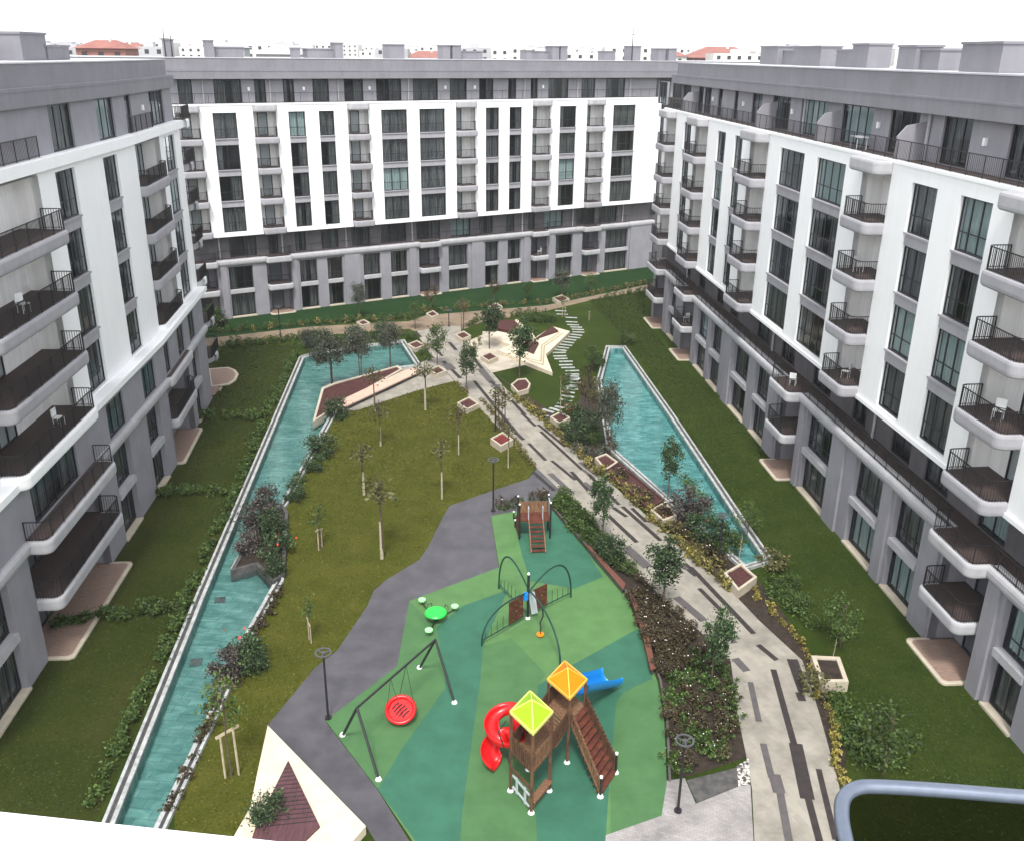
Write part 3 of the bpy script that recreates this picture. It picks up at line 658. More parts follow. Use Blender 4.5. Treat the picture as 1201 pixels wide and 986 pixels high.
def tiles(name,a,b_,c):
    m,t,b=nt(name); b.inputs['Roughness'].default_value=.6
    v=coords(t,(.8,1.7,1),(0,0,.12)); n=N(t,'ShaderNodeTexNoise'); n.inputs['Scale'].default_value=1.1; n.inputs['Detail'].default_value=6; n.inputs['Distortion'].default_value=1.2; t.links.new(v,n.inputs['Vector'])
    r=ramp(t,[(.36,a),(.52,b_),(.70,c)]); t.links.new(n.outputs['Fac'],r.inputs['Fac'])  # ripple brightness of the water painted into the tile colour
    v2=coords(t,(1,1,1),(0,0,.12)); br=N(t,'ShaderNodeTexBrick'); br.inputs['Scale'].default_value=1; br.inputs['Brick Width'].default_value=1.0; br.inputs['Row Height'].default_value=.5; br.inputs['Mortar Size'].default_value=.02
    br.inputs['Color1'].default_value=(1,1,1,1); br.inputs['Color2'].default_value=(.70,.76,.76,1); br.inputs['Mortar'].default_value=(.5,.6,.6,1); t.links.new(v2,br.inputs['Vector'])
    mx=N(t,'ShaderNodeMix',data_type='RGBA',blend_type='MULTIPLY'); mx.inputs[0].default_value=1; t.links.new(r.outputs['Color'],mx.inputs[6]); t.links.new(br.outputs['Color'],mx.inputs[7]); t.links.new(mx.outputs[2],b.inputs['Base Color']); return m
M['poolL']=tiles('left_pool_tiles',(.068,.155,.138),(.11,.21,.188),(.18,.285,.26))
M['poolR']=tiles('right_pool_tiles',(.06,.175,.168),(.105,.26,.25),(.25,.40,.385))
def pool(poly,tile,lab):
    bm=bmesh.new(); n=len(poly)
    f=bm.faces.new([bm.verts.new((p.x,p.y,-.45)) for p in poly]); bmesh.ops.triangulate(bm,faces=[f])
    for i in range(n):
        a,b=poly[i],poly[(i+1)%n]; quad(bm,(a.x,a.y,-.45),(b.x,b.y,-.45),(b.x,b.y,.02),(a.x,a.y,.02))
    tag(obj('pool_basin',bm,tile),kind='structure')
    bm=bmesh.new(); sheet(bm,poly,-.10); tag(obj('water',bm,'water'),kind='structure')
    bm=bmesh.new(); ring(bm,offset(poly,-.20),.18,-.1,.14,0); ring(bm,offset(poly,-.38),.175,-.1,.03,1); ring(bm,offset(poly,-.50),.13,-.1,.18,0)
    tag(obj('pool_coping',bm,['kerb','dkerb']),lab,'pool edge')
pool(LP,'poolL','pale stone edge of the long left pool beside the olive lawn')
pool(RP,'poolR','pale stone edge of the tapering right pool beside the right garden')
# dark drains on the left pool floor
for i,(x,y,l) in enumerate(((258,703,'dark square drain on the left pool floor nearest the planted notch'),(230,776,'dark square drain in the middle of the left pool floor'))):
    p=G(x,y,-.43); bm=bmesh.new(); obox(bm,(p.x,p.y),(1,.2),.28,.28,-.44,-.41); tag(obj('pool_drain',bm,'dkerb'),l,'drain')
# ------------------------------------------------------------------ foliage
M['bark']=mat('bark',(.12,.085,.06),(.06,.045,.035),scale=6)
M['wrap']=mat('white_trunk_wrap',(.42,.38,.27),(.30,.27,.19),scale=5)
M['stake']=mat('timber_stake',(.42,.36,.25),(.3,.25,.17),scale=5)
M['ldark']=leafmat('dark_green_leaves',[(0,(.012,.026,.012)),(.5,(.028,.055,.020)),(.85,(.06,.10,.035)),(1,(.13,.17,.08))])
M['lolive']=leafmat('grey_olive_leaves',[(0,(.035,.04,.03)),(.5,(.065,.075,.05)),(1,(.13,.14,.10))])
M['lgreen']=leafmat('fresh_green_leaves',[(0,(.022,.042,.010)),(.5,(.045,.08,.018)),(1,(.10,.15,.035))])
M['lyel']=leafmat('yellow_leaves',[(0,(.045,.05,.012)),(.5,(.20,.165,.035)),(1,(.44,.36,.10))])
M['lpale']=leafmat('pale_sparse_leaves',[(0,(.04,.045,.015)),(.5,(.085,.085,.03)),(1,(.19,.17,.07))])
M['lrust']=leafmat('rusty_leaves',[(0,(.022,.018,.010)),(.45,(.060,.040,.022)),(.7,(.045,.052,.020)),(1,(.13,.085,.045))])
M['lpurp']=leafmat('purple_grey_leaves',[(0,(.024,.020,.019)),(.5,(.062,.052,.045)),(1,(.15,.13,.115))])
M['lgold']=leafmat('gold_border_leaves',[(0,(.03,.038,.010)),(.5,(.10,.09,.028)),(1,(.34,.28,.10))])
def leaf(bm,p,s,rng,el=1.8,mi=0):
    a=Vector((rng.gauss(0,1),rng.gauss(0,1),rng.gauss(0,.7))).normalized(); b=a.cross(Vector((rng.gauss(0,1),rng.gauss(0,1),rng.gauss(0,1))))
    if b.length<.05: b=Vector((0,0,1))
    b.normalize(); a=a*s*el/2; b=b*s/2; p=Vector(p)
    f=bm.faces.new([bm.verts.new(q) for q in (p-a,p+b*.9,p+a,p-b*.9)]); f.material_index=mi
def crown(bm,rng,c,rx,rz,n,s,clumps=14,hollow=.25,tight=.30,mi=0,flat=1):
    cs=[]
    for _ in range(clumps):
        while 1:
            v=Vector((rng.uniform(-1,1),rng.uniform(-1,1),rng.uniform(-1,1)))
            if hollow<v.length<1: break
        cs.append((Vector(c)+Vector((v.x*rx,v.y*rx*flat,v.z*rz)),rng.uniform(.6,1.3)))
    for i in range(n):
        q,k=rng.choice(cs); v=Vector((rng.gauss(0,1),rng.gauss(0,1),rng.gauss(0,.9)))*tight*k*(rx+rz)/2*.8
        leaf(bm,q+v,s*rng.uniform(.6,1.3),rng,mi=mi)
    return cs
def tree_proto(name,cat,h,rx,rz,n,s,leafm,seed,stems=1,clumps=14,tight=.3,barkm='bark',trunk_r=.05,wrap=False,stake=False):
    rng=random.Random(seed); t=thing(name,'x',cat)
    cz=h-rz; bm=bmesh.new(); cs=crown(bm,rng,(0,0,cz),rx,rz,n,s,clumps,tight=tight); 
    ct=obj('crown',bm,leafm,t)
    bm=bmesh.new()
    for k in range(stems):
        a=2*PI*k/max(1,stems)+.4; o=Vector((math.cos(a),math.sin(a),0))*(.12*(stems>1))
        pts=[o,o*1.6+Vector((rng.uniform(-.04,.04),0,h*.35)),o*2.0+Vector((0,rng.uniform(-.05,.05),cz)),Vector((0,0,h-.15*rz))]
        tube(bm,pts,[trunk_r*1.3,trunk_r,trunk_r*.7,trunk_r*.3],6)
    for q,k in cs[:12]:
        z0=rng.uniform(max(.3*h,cz-rz*.9),max(.35*h,q.z-.1)); z0=min(z0,q.z)
        tube(bm,[(0,0,z0),(q.x*.5,q.y*.5,z0+(q.z-z0)*.65),q],[trunk_r*.5,trunk_r*.3,trunk_r*.12],4)
    obj('trunk',bm,barkm,t)
    if wrap:
        bm=bmesh.new(); tube(bm,[(0,0,0),(0,0,h*.40)],[trunk_r*1.6,trunk_r*1.25],8); obj('trunk_wrap',bm,'wrap',t)
    if stake:
        bm=bmesh.new(); tube(bm,[(.22,.05,0),(.20,.05,1.5)],.04,6); tube(bm,[(-.2,-.05,0),(-.2,-.05,1.25)],.04,6); beam(bm,(-.35,-.05,1.2),(.4,.1,1.45),.05,.07); obj('stake',bm,'stake',t)
    return t
def put_tree(proto,H,base,top,label,group=None,rz=None,z0=0.,wide=1.):
    p=G(base[0],base[1],z0); h=ZH((p.x,p.y),top)-z0; s=h/H
    return place(proto,p,random.uniform(0,6) if rz is None else rz,(s*wide,s*wide,s),label,group)
T_dark=tree_proto('laurel_tree','tree',4.,.85,1.25,2300,.10,'ldark',3,clumps=22,tight=.24)
T_dense=tree_proto('evergreen_tree','tree',4.,1.2,1.35,3600,.10,'lolive',5,clumps=26,tight=.26,stems=2)
T_green=tree_proto('young_tree','tree',4.,1.1,1.3,1700,.10,'lgreen',8,clumps=20,tight=.25)
T_pale=tree_proto('pale_birch','tree',4.,.6,1.0,330,.11,'lpale',9,clumps=14,tight=.3,stems=3,trunk_r=.035)
T_sap=tree_proto('sapling','tree',3.2,.38,.75,170,.085,'lpale',12,clumps=10,tight=.35,trunk_r=.03,wrap=True,stake=False)
T_saps=tree_proto('sapling','tree',3.0,.5,.8,230,.09,'lgreen',15,clumps=10,tight=.35,trunk_r=.028,stake=True)
T_rust=tree_proto('rusty_tree','tree',3.6,.9,1.1,700,.11,'lrust',14,clumps=16,tight=.3,wrap=False)
T_thin=tree_proto('bare_sapling','tree',2.2,.15,.5,26,.08,'lgreen',16,clumps=5,tight=.3,trunk_r=.025,barkm='stake')
T_redsap=tree_proto('sapling','tree',3.4,.55,.75,200,.08,'lrust',18,clumps=12,tight=.4,trunk_r=.03,wrap=True)
T_bush=tree_proto('lawn_tree','tree',3.2,1.25,1.2,1100,.11,'lgreen',22,clumps=22,tight=.26,trunk_r=.04)
trees=[(T_dark,4,(609.5,443),374,'slim dark tree standing in the planter at the star bench tip',1.),
 (T_dark,4,(574,409),354,'slim dark tree in the square planter on the beige plaza',1.0),
 (T_green,4,(513,430),376,'leafy green tree in the square planter by the pool corner walkway',.8),
 (T_dark,4,(547.5,462),402,'narrow dark tree in the planter on the lawn edge of the stone path',.85),
 (T_dark,4,(783,588),514,'dark leaved tree in front of the right pool at the end of the maroon trough',.72),
 (T_dark,4,(706,636),555,'dark leaved tree between the grass hedge and the stone path',.72),
 (T_dark,4,(777,716),628,'bushy dark tree over the flower bed with pale glossy leaves, beside the path',.95),
 (T_dark,4,(834,805),714,'dark leaved tree at the path end of the white rose bed',.8),
 (T_dense,4,(389.5,452),392,'wide grey green evergreen standing in the corner of the left pool bed',1.0),
 (T_dense,4,(423,442),384,'grey green evergreen in the middle of the triangular pool bed',.9),
 (T_dense,4,(458,431),376,'grey green evergreen at the right tip of the triangular pool bed',.75),
 (T_dense,4,(364,419),386,'grey evergreen behind the far left corner of the left pool',.9),
 (T_dense,4,(714,531),448,'slender grey evergreen leaning over the left edge of the right pool',.55),
 (T_pale,4,(588.5,509),447,'pale three stemmed birch in the red mulch planter on the lawn edge',1.25),
 (T_pale,4,(543,388),345,'thin pale birch in the planter beside the back path',1.),
 (T_green,4,(487,386),352,'light green tree at the bend of the back path',.9),
 (T_dense,4,(421,372),332,'dark round topped tree in front of the far block windows',.7),
 (T_rust,3.6,(506,367),334,'rust coloured tree in front of the far block patio',.85),
 (T_dense,4,(659,349),318,'evergreen tree behind the back path at its widening',1.1),
 (T_rust,3.6,(580,356),326,'rusty thin tree in front of the far block wall',.75),
 (T_green,4,(618,352),330,'low green tree between far block and back path',1.2),
 (T_green,4,(692,343),320,'green tree near the right end of the back path',1.2),
 (T_rust,3.6,(685,492),430,'reddish brown loose tree beside the stepping stones and the right pool',.55),
 (T_green,4,(694,437),402,'light green tree at the far left corner of the right pool',1.1),
 (T_green,4,(730,408),385,'low green tree at the narrow tip of the right pool',1.1),
 (T_bush,3.2,(1036,908),832,'broad green garden tree on the right lawn near the square planter',1.05),
 (T_bush,3.2,(985,760),700,'faint green garden tree on the right lawn beside the patio',.9),
 (T_bush,3.2,(876,628),590,'small green garden tree at the edge of the right pool lawn',1.),
 (T_thin,2.2,(866,662),622,'thin bare sapling in the wide mulch planter at the pool end',1.),
 (T_thin,2.2,(657,480),440,'thin bare sapling in the square planter beside the stepping stones',1.),
 (T_thin,2.2,(976,780),744,'thin bare sapling in the white planter on the right lawn',1.),
 (T_thin,2.2,(790,598),570,'thin bare sapling in the small planter at the trough end',1.),
 (T_sap,3.2,(448,655),545,'white wrapped sapling in the middle of the olive lawn',1.3),
 (T_sap,3.2,(518.5,585),505,'white wrapped sapling on the olive lawn above the rubber path bulge',1.0),
 (T_sap,3.2,(499,481),416,'white wrapped sapling by the bench end of the olive lawn',1.5),
 (T_redsap,3.4,(538,533),474,'sapling with reddish bare crown on the right part of the olive lawn',1.2),
 (T_sap,3.2,(596,549),488,'white wrapped sapling below the red mulch planter',.9),
 (T_sap,3.2,(446.5,523),466,'white wrapped sapling in the upper left of the olive lawn',1.4),
 (T_sap,3.2,(440,483),424,'slim sapling in front of the pink stone bench by the pool bed',1.4),
 (T_sap,3.2,(427,580),513,'yellowish sapling on the left of the olive lawn',1.6),
 (T_saps,3.,(376,643),592,'staked sapling between the left pool shrubs and the olive lawn',1.2),
 (T_saps,3.,(364,752),700,'staked sapling on the olive lawn next to the rubber path',1.),
 (T_saps,3.,(272,910),790,'tall staked sapling near the lower right edge of the left pool',.8),
 (T_saps,3.,(661,372),345,'staked sapling at the start of the stepping stones',.9),
 (T_saps,3.,(691,376),352,'staked sapling on the right garden lawn beside the stepping stones',.9),
 (T_bush,3.2,(248,385),358,'dense green tree at the corner where left and far blocks meet',1.1)]
TZ={}
for pr,H,base,top,lab,wd in trees:
    g='young trees of the courtyard'
    put_tree(pr,H,base,top,lab,g,wide=wd*.92)
# shrubs
def shrub_proto(name,cat,rx,rz,n,s,lm,seed,clumps=14,el=1.8,extra=None,tight=.3):
    rng=random.Random(seed); bm=bmesh.new(); crown(bm,rng,(0,0,rz*.85),rx,rz*.85,n,s,clumps,hollow=.1,tight=tight)
    for _ in range(6): 
        a=rng.uniform(0,6.28); tube(bm,[(0,0,0),(math.cos(a)*rx*.4,math.sin(a)*rx*.4,rz)],[.02,.008],4)
    mats=[lm]
    if extra:
        for _ in range(extra[1]):
            v=Vector((rng.gauss(0,.5)*rx,rng.gauss(0,.5)*rx,rz*rng.uniform(1.,1.9))); leaf(bm,v,extra[2],rng,1.1,mi=1)
        mats.append(extra[0])
    return obj(name,bm,mats)
M['rose']=mat('white_rose_petals',(.80,.74,.70),(.7,.6,.55)); M['redfl']=mat('red_flowers',(.75,.09,.05),(.6,.05,.03)); M['orfl']=mat('orange_flowers',(.85,.42,.22),(.8,.3,.15))
def one(p,px,py,label,cat='shrub',s=1.,group=None,jz=1.,at=None):
    q=at if at is not None else G(px,py); KID.setdefault(p.name,[])
    if p.name not in USED: USED.add(p.name); r=p
    else: r=p.copy(); COL.objects.link(r)
    r.location=q; r.rotation_euler=(0,0,random.uniform(0,6.28)); r.scale=(s,s,s*jz); tag(r,label,cat,group); return r
S_big=shrub_proto('dark_shrub','shrub',.95,.85,2400,.08,'ldark',31,22)
S_pur=shrub_proto('purple_shrub','shrub',.95,.9,2100,.085,'lpurp',33,20)
S_gold=shrub_proto('border_shrub','shrub',.30,.26,130,.085,'lgold',35,8)
S_rose=shrub_proto('rose_bush','shrub',.40,.36,220,.075,'lrust',37,9,extra=('rose',3,.06))
S_rose2=shrub_proto('rose_bush','shrub',.40,.36,240,.075,'lgreen',38,9,extra=('rose',1,.05))
S_tuft=shrub_proto('grass_tuft','shrub',.30,.34,150,.07,'lgreen',39,8)
S_yel=shrub_proto('yellow_border_shrub','shrub',.30,.26,130,.09,'lyel',41,8)
S_pale=shrub_proto('pale_shrub','shrub',.7,.55,600,.09,'lpale',43,14)
S_red=shrub_proto('flowering_shrub','shrub',.75,.8,900,.1,'ldark',44,16,extra=('redfl',9,.13))
S_mid=shrub_proto('green_shrub','shrub',.7,.55,1100,.075,'lgreen',45,14)
big=[(S_pur,313,600,1.25,'purple grey shrub at the top of the planted notch in the left pool'),(S_pur,300,622,1.3,'purple grey shrub hanging over the left pool water'),(S_big,322,628,1.2,'dark shrub behind the purple grey ones in the pool notch'),(S_pur,292,650,1.05,'purple grey shrub at the lower tip of the pool notch'),(S_red,328,655,1.35,'dark shrub with red flowers on the lawn side of the pool notch'),(S_big,322,676,.85,'dark low shrub at the stone corner of the pool notch'),
 (S_big,345,586,.95,'round dark shrub on the lawn edge of the left pool, above the notch'),(S_big,377,535,1.25,'large dark shrub at the middle of the left pool lawn edge'),(S_big,368,552,.9,'smaller dark shrub just below the large one on the pool edge'),(S_big,396,490,1.2,'dark spiky shrub at the lower corner of the triangular pool bed'),(S_mid,352,565,.8,'loose green shrub between two dark ones on the pool edge'),
 (S_red,287,775,1.25,'dark shrub with orange red flowers at the lower left pool edge'),(S_pur,268,795,1.1,'brownish shrub over the edge of the left pool near the staked sapling'),(S_big,298,785,1.,'dark green shrub on the olive lawn beside the lower pool edge'),(S_pale,258,812,.9,'dry pale shrub at the lower pool edge'),
 (S_big,318,968,.95,'big dark evergreen shrub growing out of the maroon deck triangle'),
 (S_big,676,520,1.3,'dark shrub at the long trough end beside the right pool'),(S_big,690,505,1.2,'dark shrub between rusty tree and right pool'),(S_red,672,495,1.2,'dark shrub with orange red flowers near the square planter'),(S_mid,697,520,1.1,'green shrub right of the flowering shrub by the pool'),(S_mid,664,505,.9,'green shrub beside the square planter'),
 (S_pur,808,608,1.5,'purple grey shrub at the pool edge below the trough'),(S_red,820,628,1.3,'dark shrub with a red bloom near the pool lamp'),(S_big,833,640,1.3,'dark shrub beside the pool lamp post'),(S_mid,850,648,1.4,'bright green shrub at the lower end of the right pool'),(S_mid,862,642,1.1,'green shrub between the wide planter and the pool end'),(S_pale,905,665,1.35,'straw coloured shrub right of the wide planter'),
 (S_pale,690,455,1.1,'pale dry shrub along the left edge of the right pool'),(S_pale,697,470,1.1,'pale shrub between the pool edge and the rusty tree'),(S_mid,736,404,1.2,'leafy green shrub at the tip of the right pool'),(S_mid,700,430,1.3,'leafy green shrub left of the pool tip'),
 (S_big,366,408,1.2,'dark shrub by the far corner of the left pool'),(S_big,380,404,1.2,'dark shrub behind the left pool far edge'),(S_mid,398,403,1.1,'green shrub behind the left pool far edge'),(S_big,414,401,1.2,'dark shrub behind the pool in front of the back path'),(S_mid,432,398,1.1,'green shrub near the middle of the pool far edge'),(S_big,449,396,1.2,'dark shrub near the right end of the pool far edge'),(S_pale,468,394,1.1,'pale shrub at the pool corner near the planter'),(S_mid,482,398,1.,'green shrub beside the corner planter of the pool'),
 (S_mid,620,376,1.2,'grey green shrub behind the left mulch bed of the star bench'),(S_mid,632,378,1.3,'grey green shrub behind the star bench'),(S_mid,645,378,1.1,'grey green shrub behind the right mulch bed'),(S_big,258,382,1.3,'dark shrub near the end balcony of the left block'),(S_big,246,388,1.2,'dark shrub under the left block end balcony'),
 (S_mid,497,417,.8,'low shrub in the corner bed by the pool'),(S_mid,503,423,.8,'low shrub near the green tree planter'),(S_pale,500,410,.8,'pale shrub in the corner planter bed'),
 (S_pale,955,812,1.2,'dry grassy clump below the white planter'),(S_mid,925,690,1.,'low green clump on the right lawn by the wide planter'),(S_mid,935,712,1.,'low green clump between yellow border and right lawn')]
for p,x,y,s,l in big: one(p,x,y,l,s=s*.85)
def row(p,pts,n,lab,grp,s=1.,jit=.15,cat='shrub',alt=None):
    P=[G(*q) for q in pts]; L=[(b-a).length for a,b in zip(P,P[1:])]; T=sum(L)
    for i in range(n):
        x=T*(i+.5)/n; 
        for (a,b),l in zip(zip(P,P[1:]),L):
            if x<=l: break
            x-=l
        q=a+(b-a)*min(1,x/l)+Vector((random.uniform(-jit,jit),random.uniform(-jit,jit),0))
        one(alt if (alt is not None and i%3==1) else p,0,0,lab,cat,s*random.uniform(.75,1.25),grp,random.uniform(.8,1.2),at=q)
row(S_yel,[(873,682),(900,712),(928,742),(948,768),(960,806),(972,850),(985,903),(990,925)],30,'small yellow shrub in the single row along the right side of the stone path','yellow shrubs along the path',.82)
row(S_gold,[(600,464),(640,497),(672,527),(704,560)],30,'small golden shrub in the border left of the long maroon trough','golden border shrubs above the trough',1.05,alt=S_yel)
row(S_gold,[(612,470),(640,489)],8,'small golden shrub between the mulch planter and the stepping stones','golden border shrubs above the trough',1.)
row(S_gold,[(708,553),(735,577),(775,616),(815,655),(862,692)],42,'small golden shrub in the border between path and trough','golden border shrubs below the trough',1.15,jit=.3,alt=S_yel)
row(S_gold,[(715,552),(760,595),(800,628),(845,668)],26,'small golden shrub in the second border row below the trough','golden border shrubs below the trough',1.2,jit=.45,alt=S_rose)
row(S_gold,[(566,470),(585,495),(604,520),(626,548)],22,'small pale shrub in the thin row on the lawn side of the path','pale border shrubs beside the lawn',.8,jit=.1)
row(S_gold,[(534,449),(548,463)],5,'small pale shrub above the narrow dark tree','pale border shrubs beside the lawn',.8,jit=.1)
row(S_tuft,[(252,391),(300,387),(362,380.5),(415,378),(480,373.5),(500,367)],44,'small shrub in the row behind the back path on its left half','shrubs behind the back path',1.3,jit=.2,alt=S_gold)
row(S_gold,[(500,367),(560,360),(640,355.5),(700,344),(757,332.5)],40,'small shrub in the row behind the back path on its right half','shrubs behind the back path',1.15,jit=.2,alt=S_tuft)
row(S_tuft,[(262,408),(300,403),(345,399),(375,396)],24,'small shrub in the row in front of the back path','shrubs in front of the back path',1.3,jit=.2,alt=S_gold)
row(S_tuft,[(548,384),(565,376),(600,372),(640,367)],16,'small shrub in the row between the plaza and the back path','shrubs in front of the back path',1.2,jit=.2)
row(S_tuft,[(702,353),(730,347),(757,343)],12,'small shrub in the row at the right end of the back path','shrubs in front of the back path',1.2,jit=.2)
row(S_gold,[(560,403),(548,406),(555,418),(565,396)],10,'small shrub around the planter at the plaza corner','shrubs at the plaza corner',.8,jit=.2)
row(S_mid,[(660,440),(668,455),(664,475),(668,492)],9,'low green plant beside the lower stepping stones','plants beside the stepping stones',.6,jit=.4,alt=S_pale)
row(S_mid,[(700,640),(712,652),(725,664),(738,674)],7,'low dark green shrub behind the wooden bench','shrubs behind the bench',.85,jit=.4,alt=S_big)
# ornamental grass behind the small play house
rng=random.Random(5)
def fill(p,poly,n,lab,grp,s=1.,alt=None):
    P=GP(poly); xs=[q.x for q in P]; ys=[q.y for q in P]; k=0; g_=0
    while k<n and g_<20000:
        g_+=1; q=Vector((rng.uniform(min(xs),max(xs)),rng.uniform(min(ys),max(ys)),0)); c=False
        for i in range(len(P)):
            a,b=P[i],P[(i+1)%len(P)]
            if (a.y>q.y)!=(b.y>q.y) and q.x<(b.x-a.x)*(q.y-a.y)/(b.y-a.y)+a.x: c=not c
        if c:
            one(alt if (alt is not None and k%3==0) else p,0,0,lab,'shrub',s*rng.uniform(.7,1.3),grp,rng.uniform(.8,1.2),at=q); k+=1
fill(S_tuft,[(650,597),(657,577),(680,597),(705,630),(700,645),(690,640)],70,'tuft in the dense green grass bed behind the small play house','grass tufts in the bed',1.15,alt=S_tuft)
fill(S_rose,[(735,690),(745,680),(760,690),(795,722),(820,745),(800,790),(775,795),(752,737)],85,'brown leaved bush with white roses in the upper rose bed','white rose bushes, upper bed',.95,alt=S_rose)
fill(S_rose2,[(778,800),(800,790),(822,748),(855,778),(863,837),(872,885),(806,905),(786,902),(783,846)],95,'green leaved bush with pale buds in the lower rose bed','pale bud bushes, lower bed',.9,alt=S_rose)
fill(S_tuft,[(583,600),(583,596),(640,580),(645,588)],16,'dark tuft in the thin bed between grey path and green rubber','dark tufts above the playground',.8,alt=S_rose)
# hedges: one thing each, a long ragged mass of leaves
def hedge(pts,w,h,n,lab,lm='lgreen',seed=1,ls=.10):
    rg=random.Random(seed); P=[G(*q) for q in pts]; L=[(b-a).length for a,b in zip(P,P[1:])]; T=sum(L); bm=bmesh.new(); cl=[]
    nc=int(T*4.)+4
    for i in range(nc):
        x=T*rg.random(); 
        for (a,b),l in zip(zip(P,P[1:]),L):
            if x<=l: break
            x-=l
        q=a+(b-a)*min(1,x/l); cl.append((q+Vector((rg.gauss(0,w*.28),rg.gauss(0,w*.28),rg.uniform(.1,h))),rg.uniform(.5,1.2)))
    for i in range(n):
        q,k=rg.choice(cl); leaf(bm,q+Vector((rg.gauss(0,.28),rg.gauss(0,.28),rg.gauss(0,.2)))*k*w,ls*rg.uniform(.6,1.3),rg)
    c=P[0]; bmesh.ops.translate(bm,vec=-c,verts=bm.verts)
    o=obj('hedge',bm,lm); o.location=c; tag(o,lab,'hedge',kind='stuff'); return o
hedge([(108,948),(150,860),(195,765),(215,715),(245,645),(272,590),(290,545),(310,492),(330,455),(346,416)],0.52,.45,14000,'ragged green hedge running along the left edge of the left pool','lgreen',51,.095)
hedge([(62,737),(100,728),(150,722),(205,716)],.55,.6,4600,'low green hedge between the two nearest left gardens','lgreen',52)
hedge([(178,582),(210,579),(262,581)],.55,.6,3300,'low green hedge between the left gardens, second from the viewer','lgreen',53)
hedge([(216,494),(250,490),(302,492)],.6,.65,3300,'low green hedge between the left gardens, third from the viewer','lgreen',54)
hedge([(250,411),(280,406),(330,402),(348,404)],.8,.6,1400,'thin hedge at the far end of the left gardens','lgreen',55)
hedge([(205,948),(222,900),(240,860),(256,822)],.5,.3,1200,'dry brown border plants along the lower right edge of the left pool','lrust',56)
hedge([(330,690),(318,715),(300,745),(292,760)],.4,.3,700,'low brown border plants right of the pool below the planted notch','lrust',57)
hedge([(795,555),(815,578),(838,612),(858,636)],.7,.3,900,'scattered low plants on the lawn side of the right pool','lgreen',58)
hedge([(985,815),(990,845),(1000,875),(1020,895),(1045,905)],1.0,.25,1500,'rough weedy strip right of the yellow shrub row','lgreen',59,.1)
hedge([(905,680),(922,705),(948,735),(962,752)],0.9,.3,1500,'rough green strip between the wide planter and the white planter','lgreen',60,.1)
hedge([(700,445),(704,470),(712,505),(722,535)],0.6,.5,1300,'loose planting hanging over the left side of the right pool','lolive',61)
hedge([(675,530),(700,538),(712,528)],.7,.6,900,'mixed low plants at the head of the maroon trough','lolive',62)
# ------------------------------------------------------------------ planters
def planter(pts,h,lab,w=.14,mulch='mulch',z0=0,m='cream'):
    P=GP(pts,h); c=sum(P,Vector())/len(P); c.z=0; t=thing('square_planter' if len(pts)==4 else 'planter',lab,'planter',c)
    bm=bmesh.new(); ring(bm,P,w,z0,h); obj('box',bm,m,t)
    bm=bmesh.new(); sheet(bm,offset(P,w*.9),h-.09); obj('mulch_fill',bm,mulch,t)
def sq(cx,cy,lab,hw=13,hh=7.5,h=.42,**k): planter([(cx-hw,cy-.5),(cx+1,cy-hh),(cx+hw,cy+.5),(cx-1,cy+hh)],h,lab,**k)
planter([(599,451),(607,444.5),(617,443.5),(622.5,450),(620,456),(607,460)],.42,'six sided cream planter with maroon mulch left of the stepping stone lawn')
sq(657,489,'white square planter with maroon mulch at the foot of the stepping stones',12,7.5)
sq(588.5,514.5,'white square planter with bright red mulch below the path lamp',13.5,8.5,h=.5,mulch='redm') if 'redm' in M else None
M['redm']=mat('red_mulch',(.22,.03,.025),(.09,.015,.015),scale=6,bump=.8)
sq(588.5,514.5,'white square planter with bright red mulch below the path lamp',13.5,8.5,h=.5,mulch='redm')
sq(549,472.5,'square planter with mulch at the lawn edge under the narrow dark tree',13,7.5)
sq(513,434,'square cream planter on the walkway near the pool corner',10.5,5.5)
sq(574,418,'square cream planter standing free on the beige plaza',10.5,5.5)
sq(543,393,'square planter with maroon mulch in the corner of the plaza',9.5,5)
sq(488,404,'square planter with maroon mulch at the far pool corner',10.5,5)
sq(426,378,'white planter on the far lawn behind the left pool',8,3.5); sq(507,368,'white planter on the far lawn beside the back path bend',7.5,4); sq(581,359,'white planter with mulch behind the back path above the plaza',8.5,4); sq(658,350,'white planter at the widening of the back path',10,4.5)
planter([(697.5,536),(711,531),(725,541),(710,551)],.42,'maroon mulch planter at the upper end of the long trough')
planter([(763,597),(781,587),(794,604),(778,610)],.42,'small mulch planter at the lower end of the long trough')
M['trough']=mat('maroon_trough_deck',(.085,.032,.03),(.05,.02,.02),scale=3,stretch=(6,1,1))
planter([(725,541),(779,585),(763,597),(710,551)],.40,'long maroon decked trough between the path and the right pool',mulch='trough',m='trough')
planter([(849,671),(869,659.5),(888,676),(866,692)],.55,'wide cream planter with maroon mulch at the lower end of the right pool')
planter([(951.5,768),(985,769.5),(995.5,799),(962,799)],.55,'large white square planter on the right lawn beside the yellow shrubs',w=.2,mulch='bed')
# triangular bed in the left pool with bench
P=GP([(466.5,428.5),(472,433),(391,479),(366.8,494.4),(377,455.5),(391,449.5)],.35); c=sum(P,Vector())/6; c.z=0
t=thing('pool_bed','long pointed planted bed with white rim reaching into the left pool','planter',c)
bm=bmesh.new(); ring(bm,P,.22,-.3,.35); obj('rim',bm,'cream',t); bm=bmesh.new(); sheet(bm,offset(P,.2),.27); obj('soil_fill',bm,'mulch',t)
M['pink']=mat('pinkish_bench_stone',(.60,.42,.33),(.50,.35,.27),scale=2)
P=[Vector(p) for p in GP([(398,470),(475,434),(486,432),(492,436),(404,477)],.42)]; c=sum(P,Vector())/5; c.z=0
t=thing('stone_bench','long pinkish stone bench beside the pointed pool bed','bench',c); bm=bmesh.new(); prism(bm,P,.32,.42); obj('seat',bm,'pink',t); bm=bmesh.new(); prism(bm,offset(P,.12),0,.318); obj('base',bm,'dkerb',t)
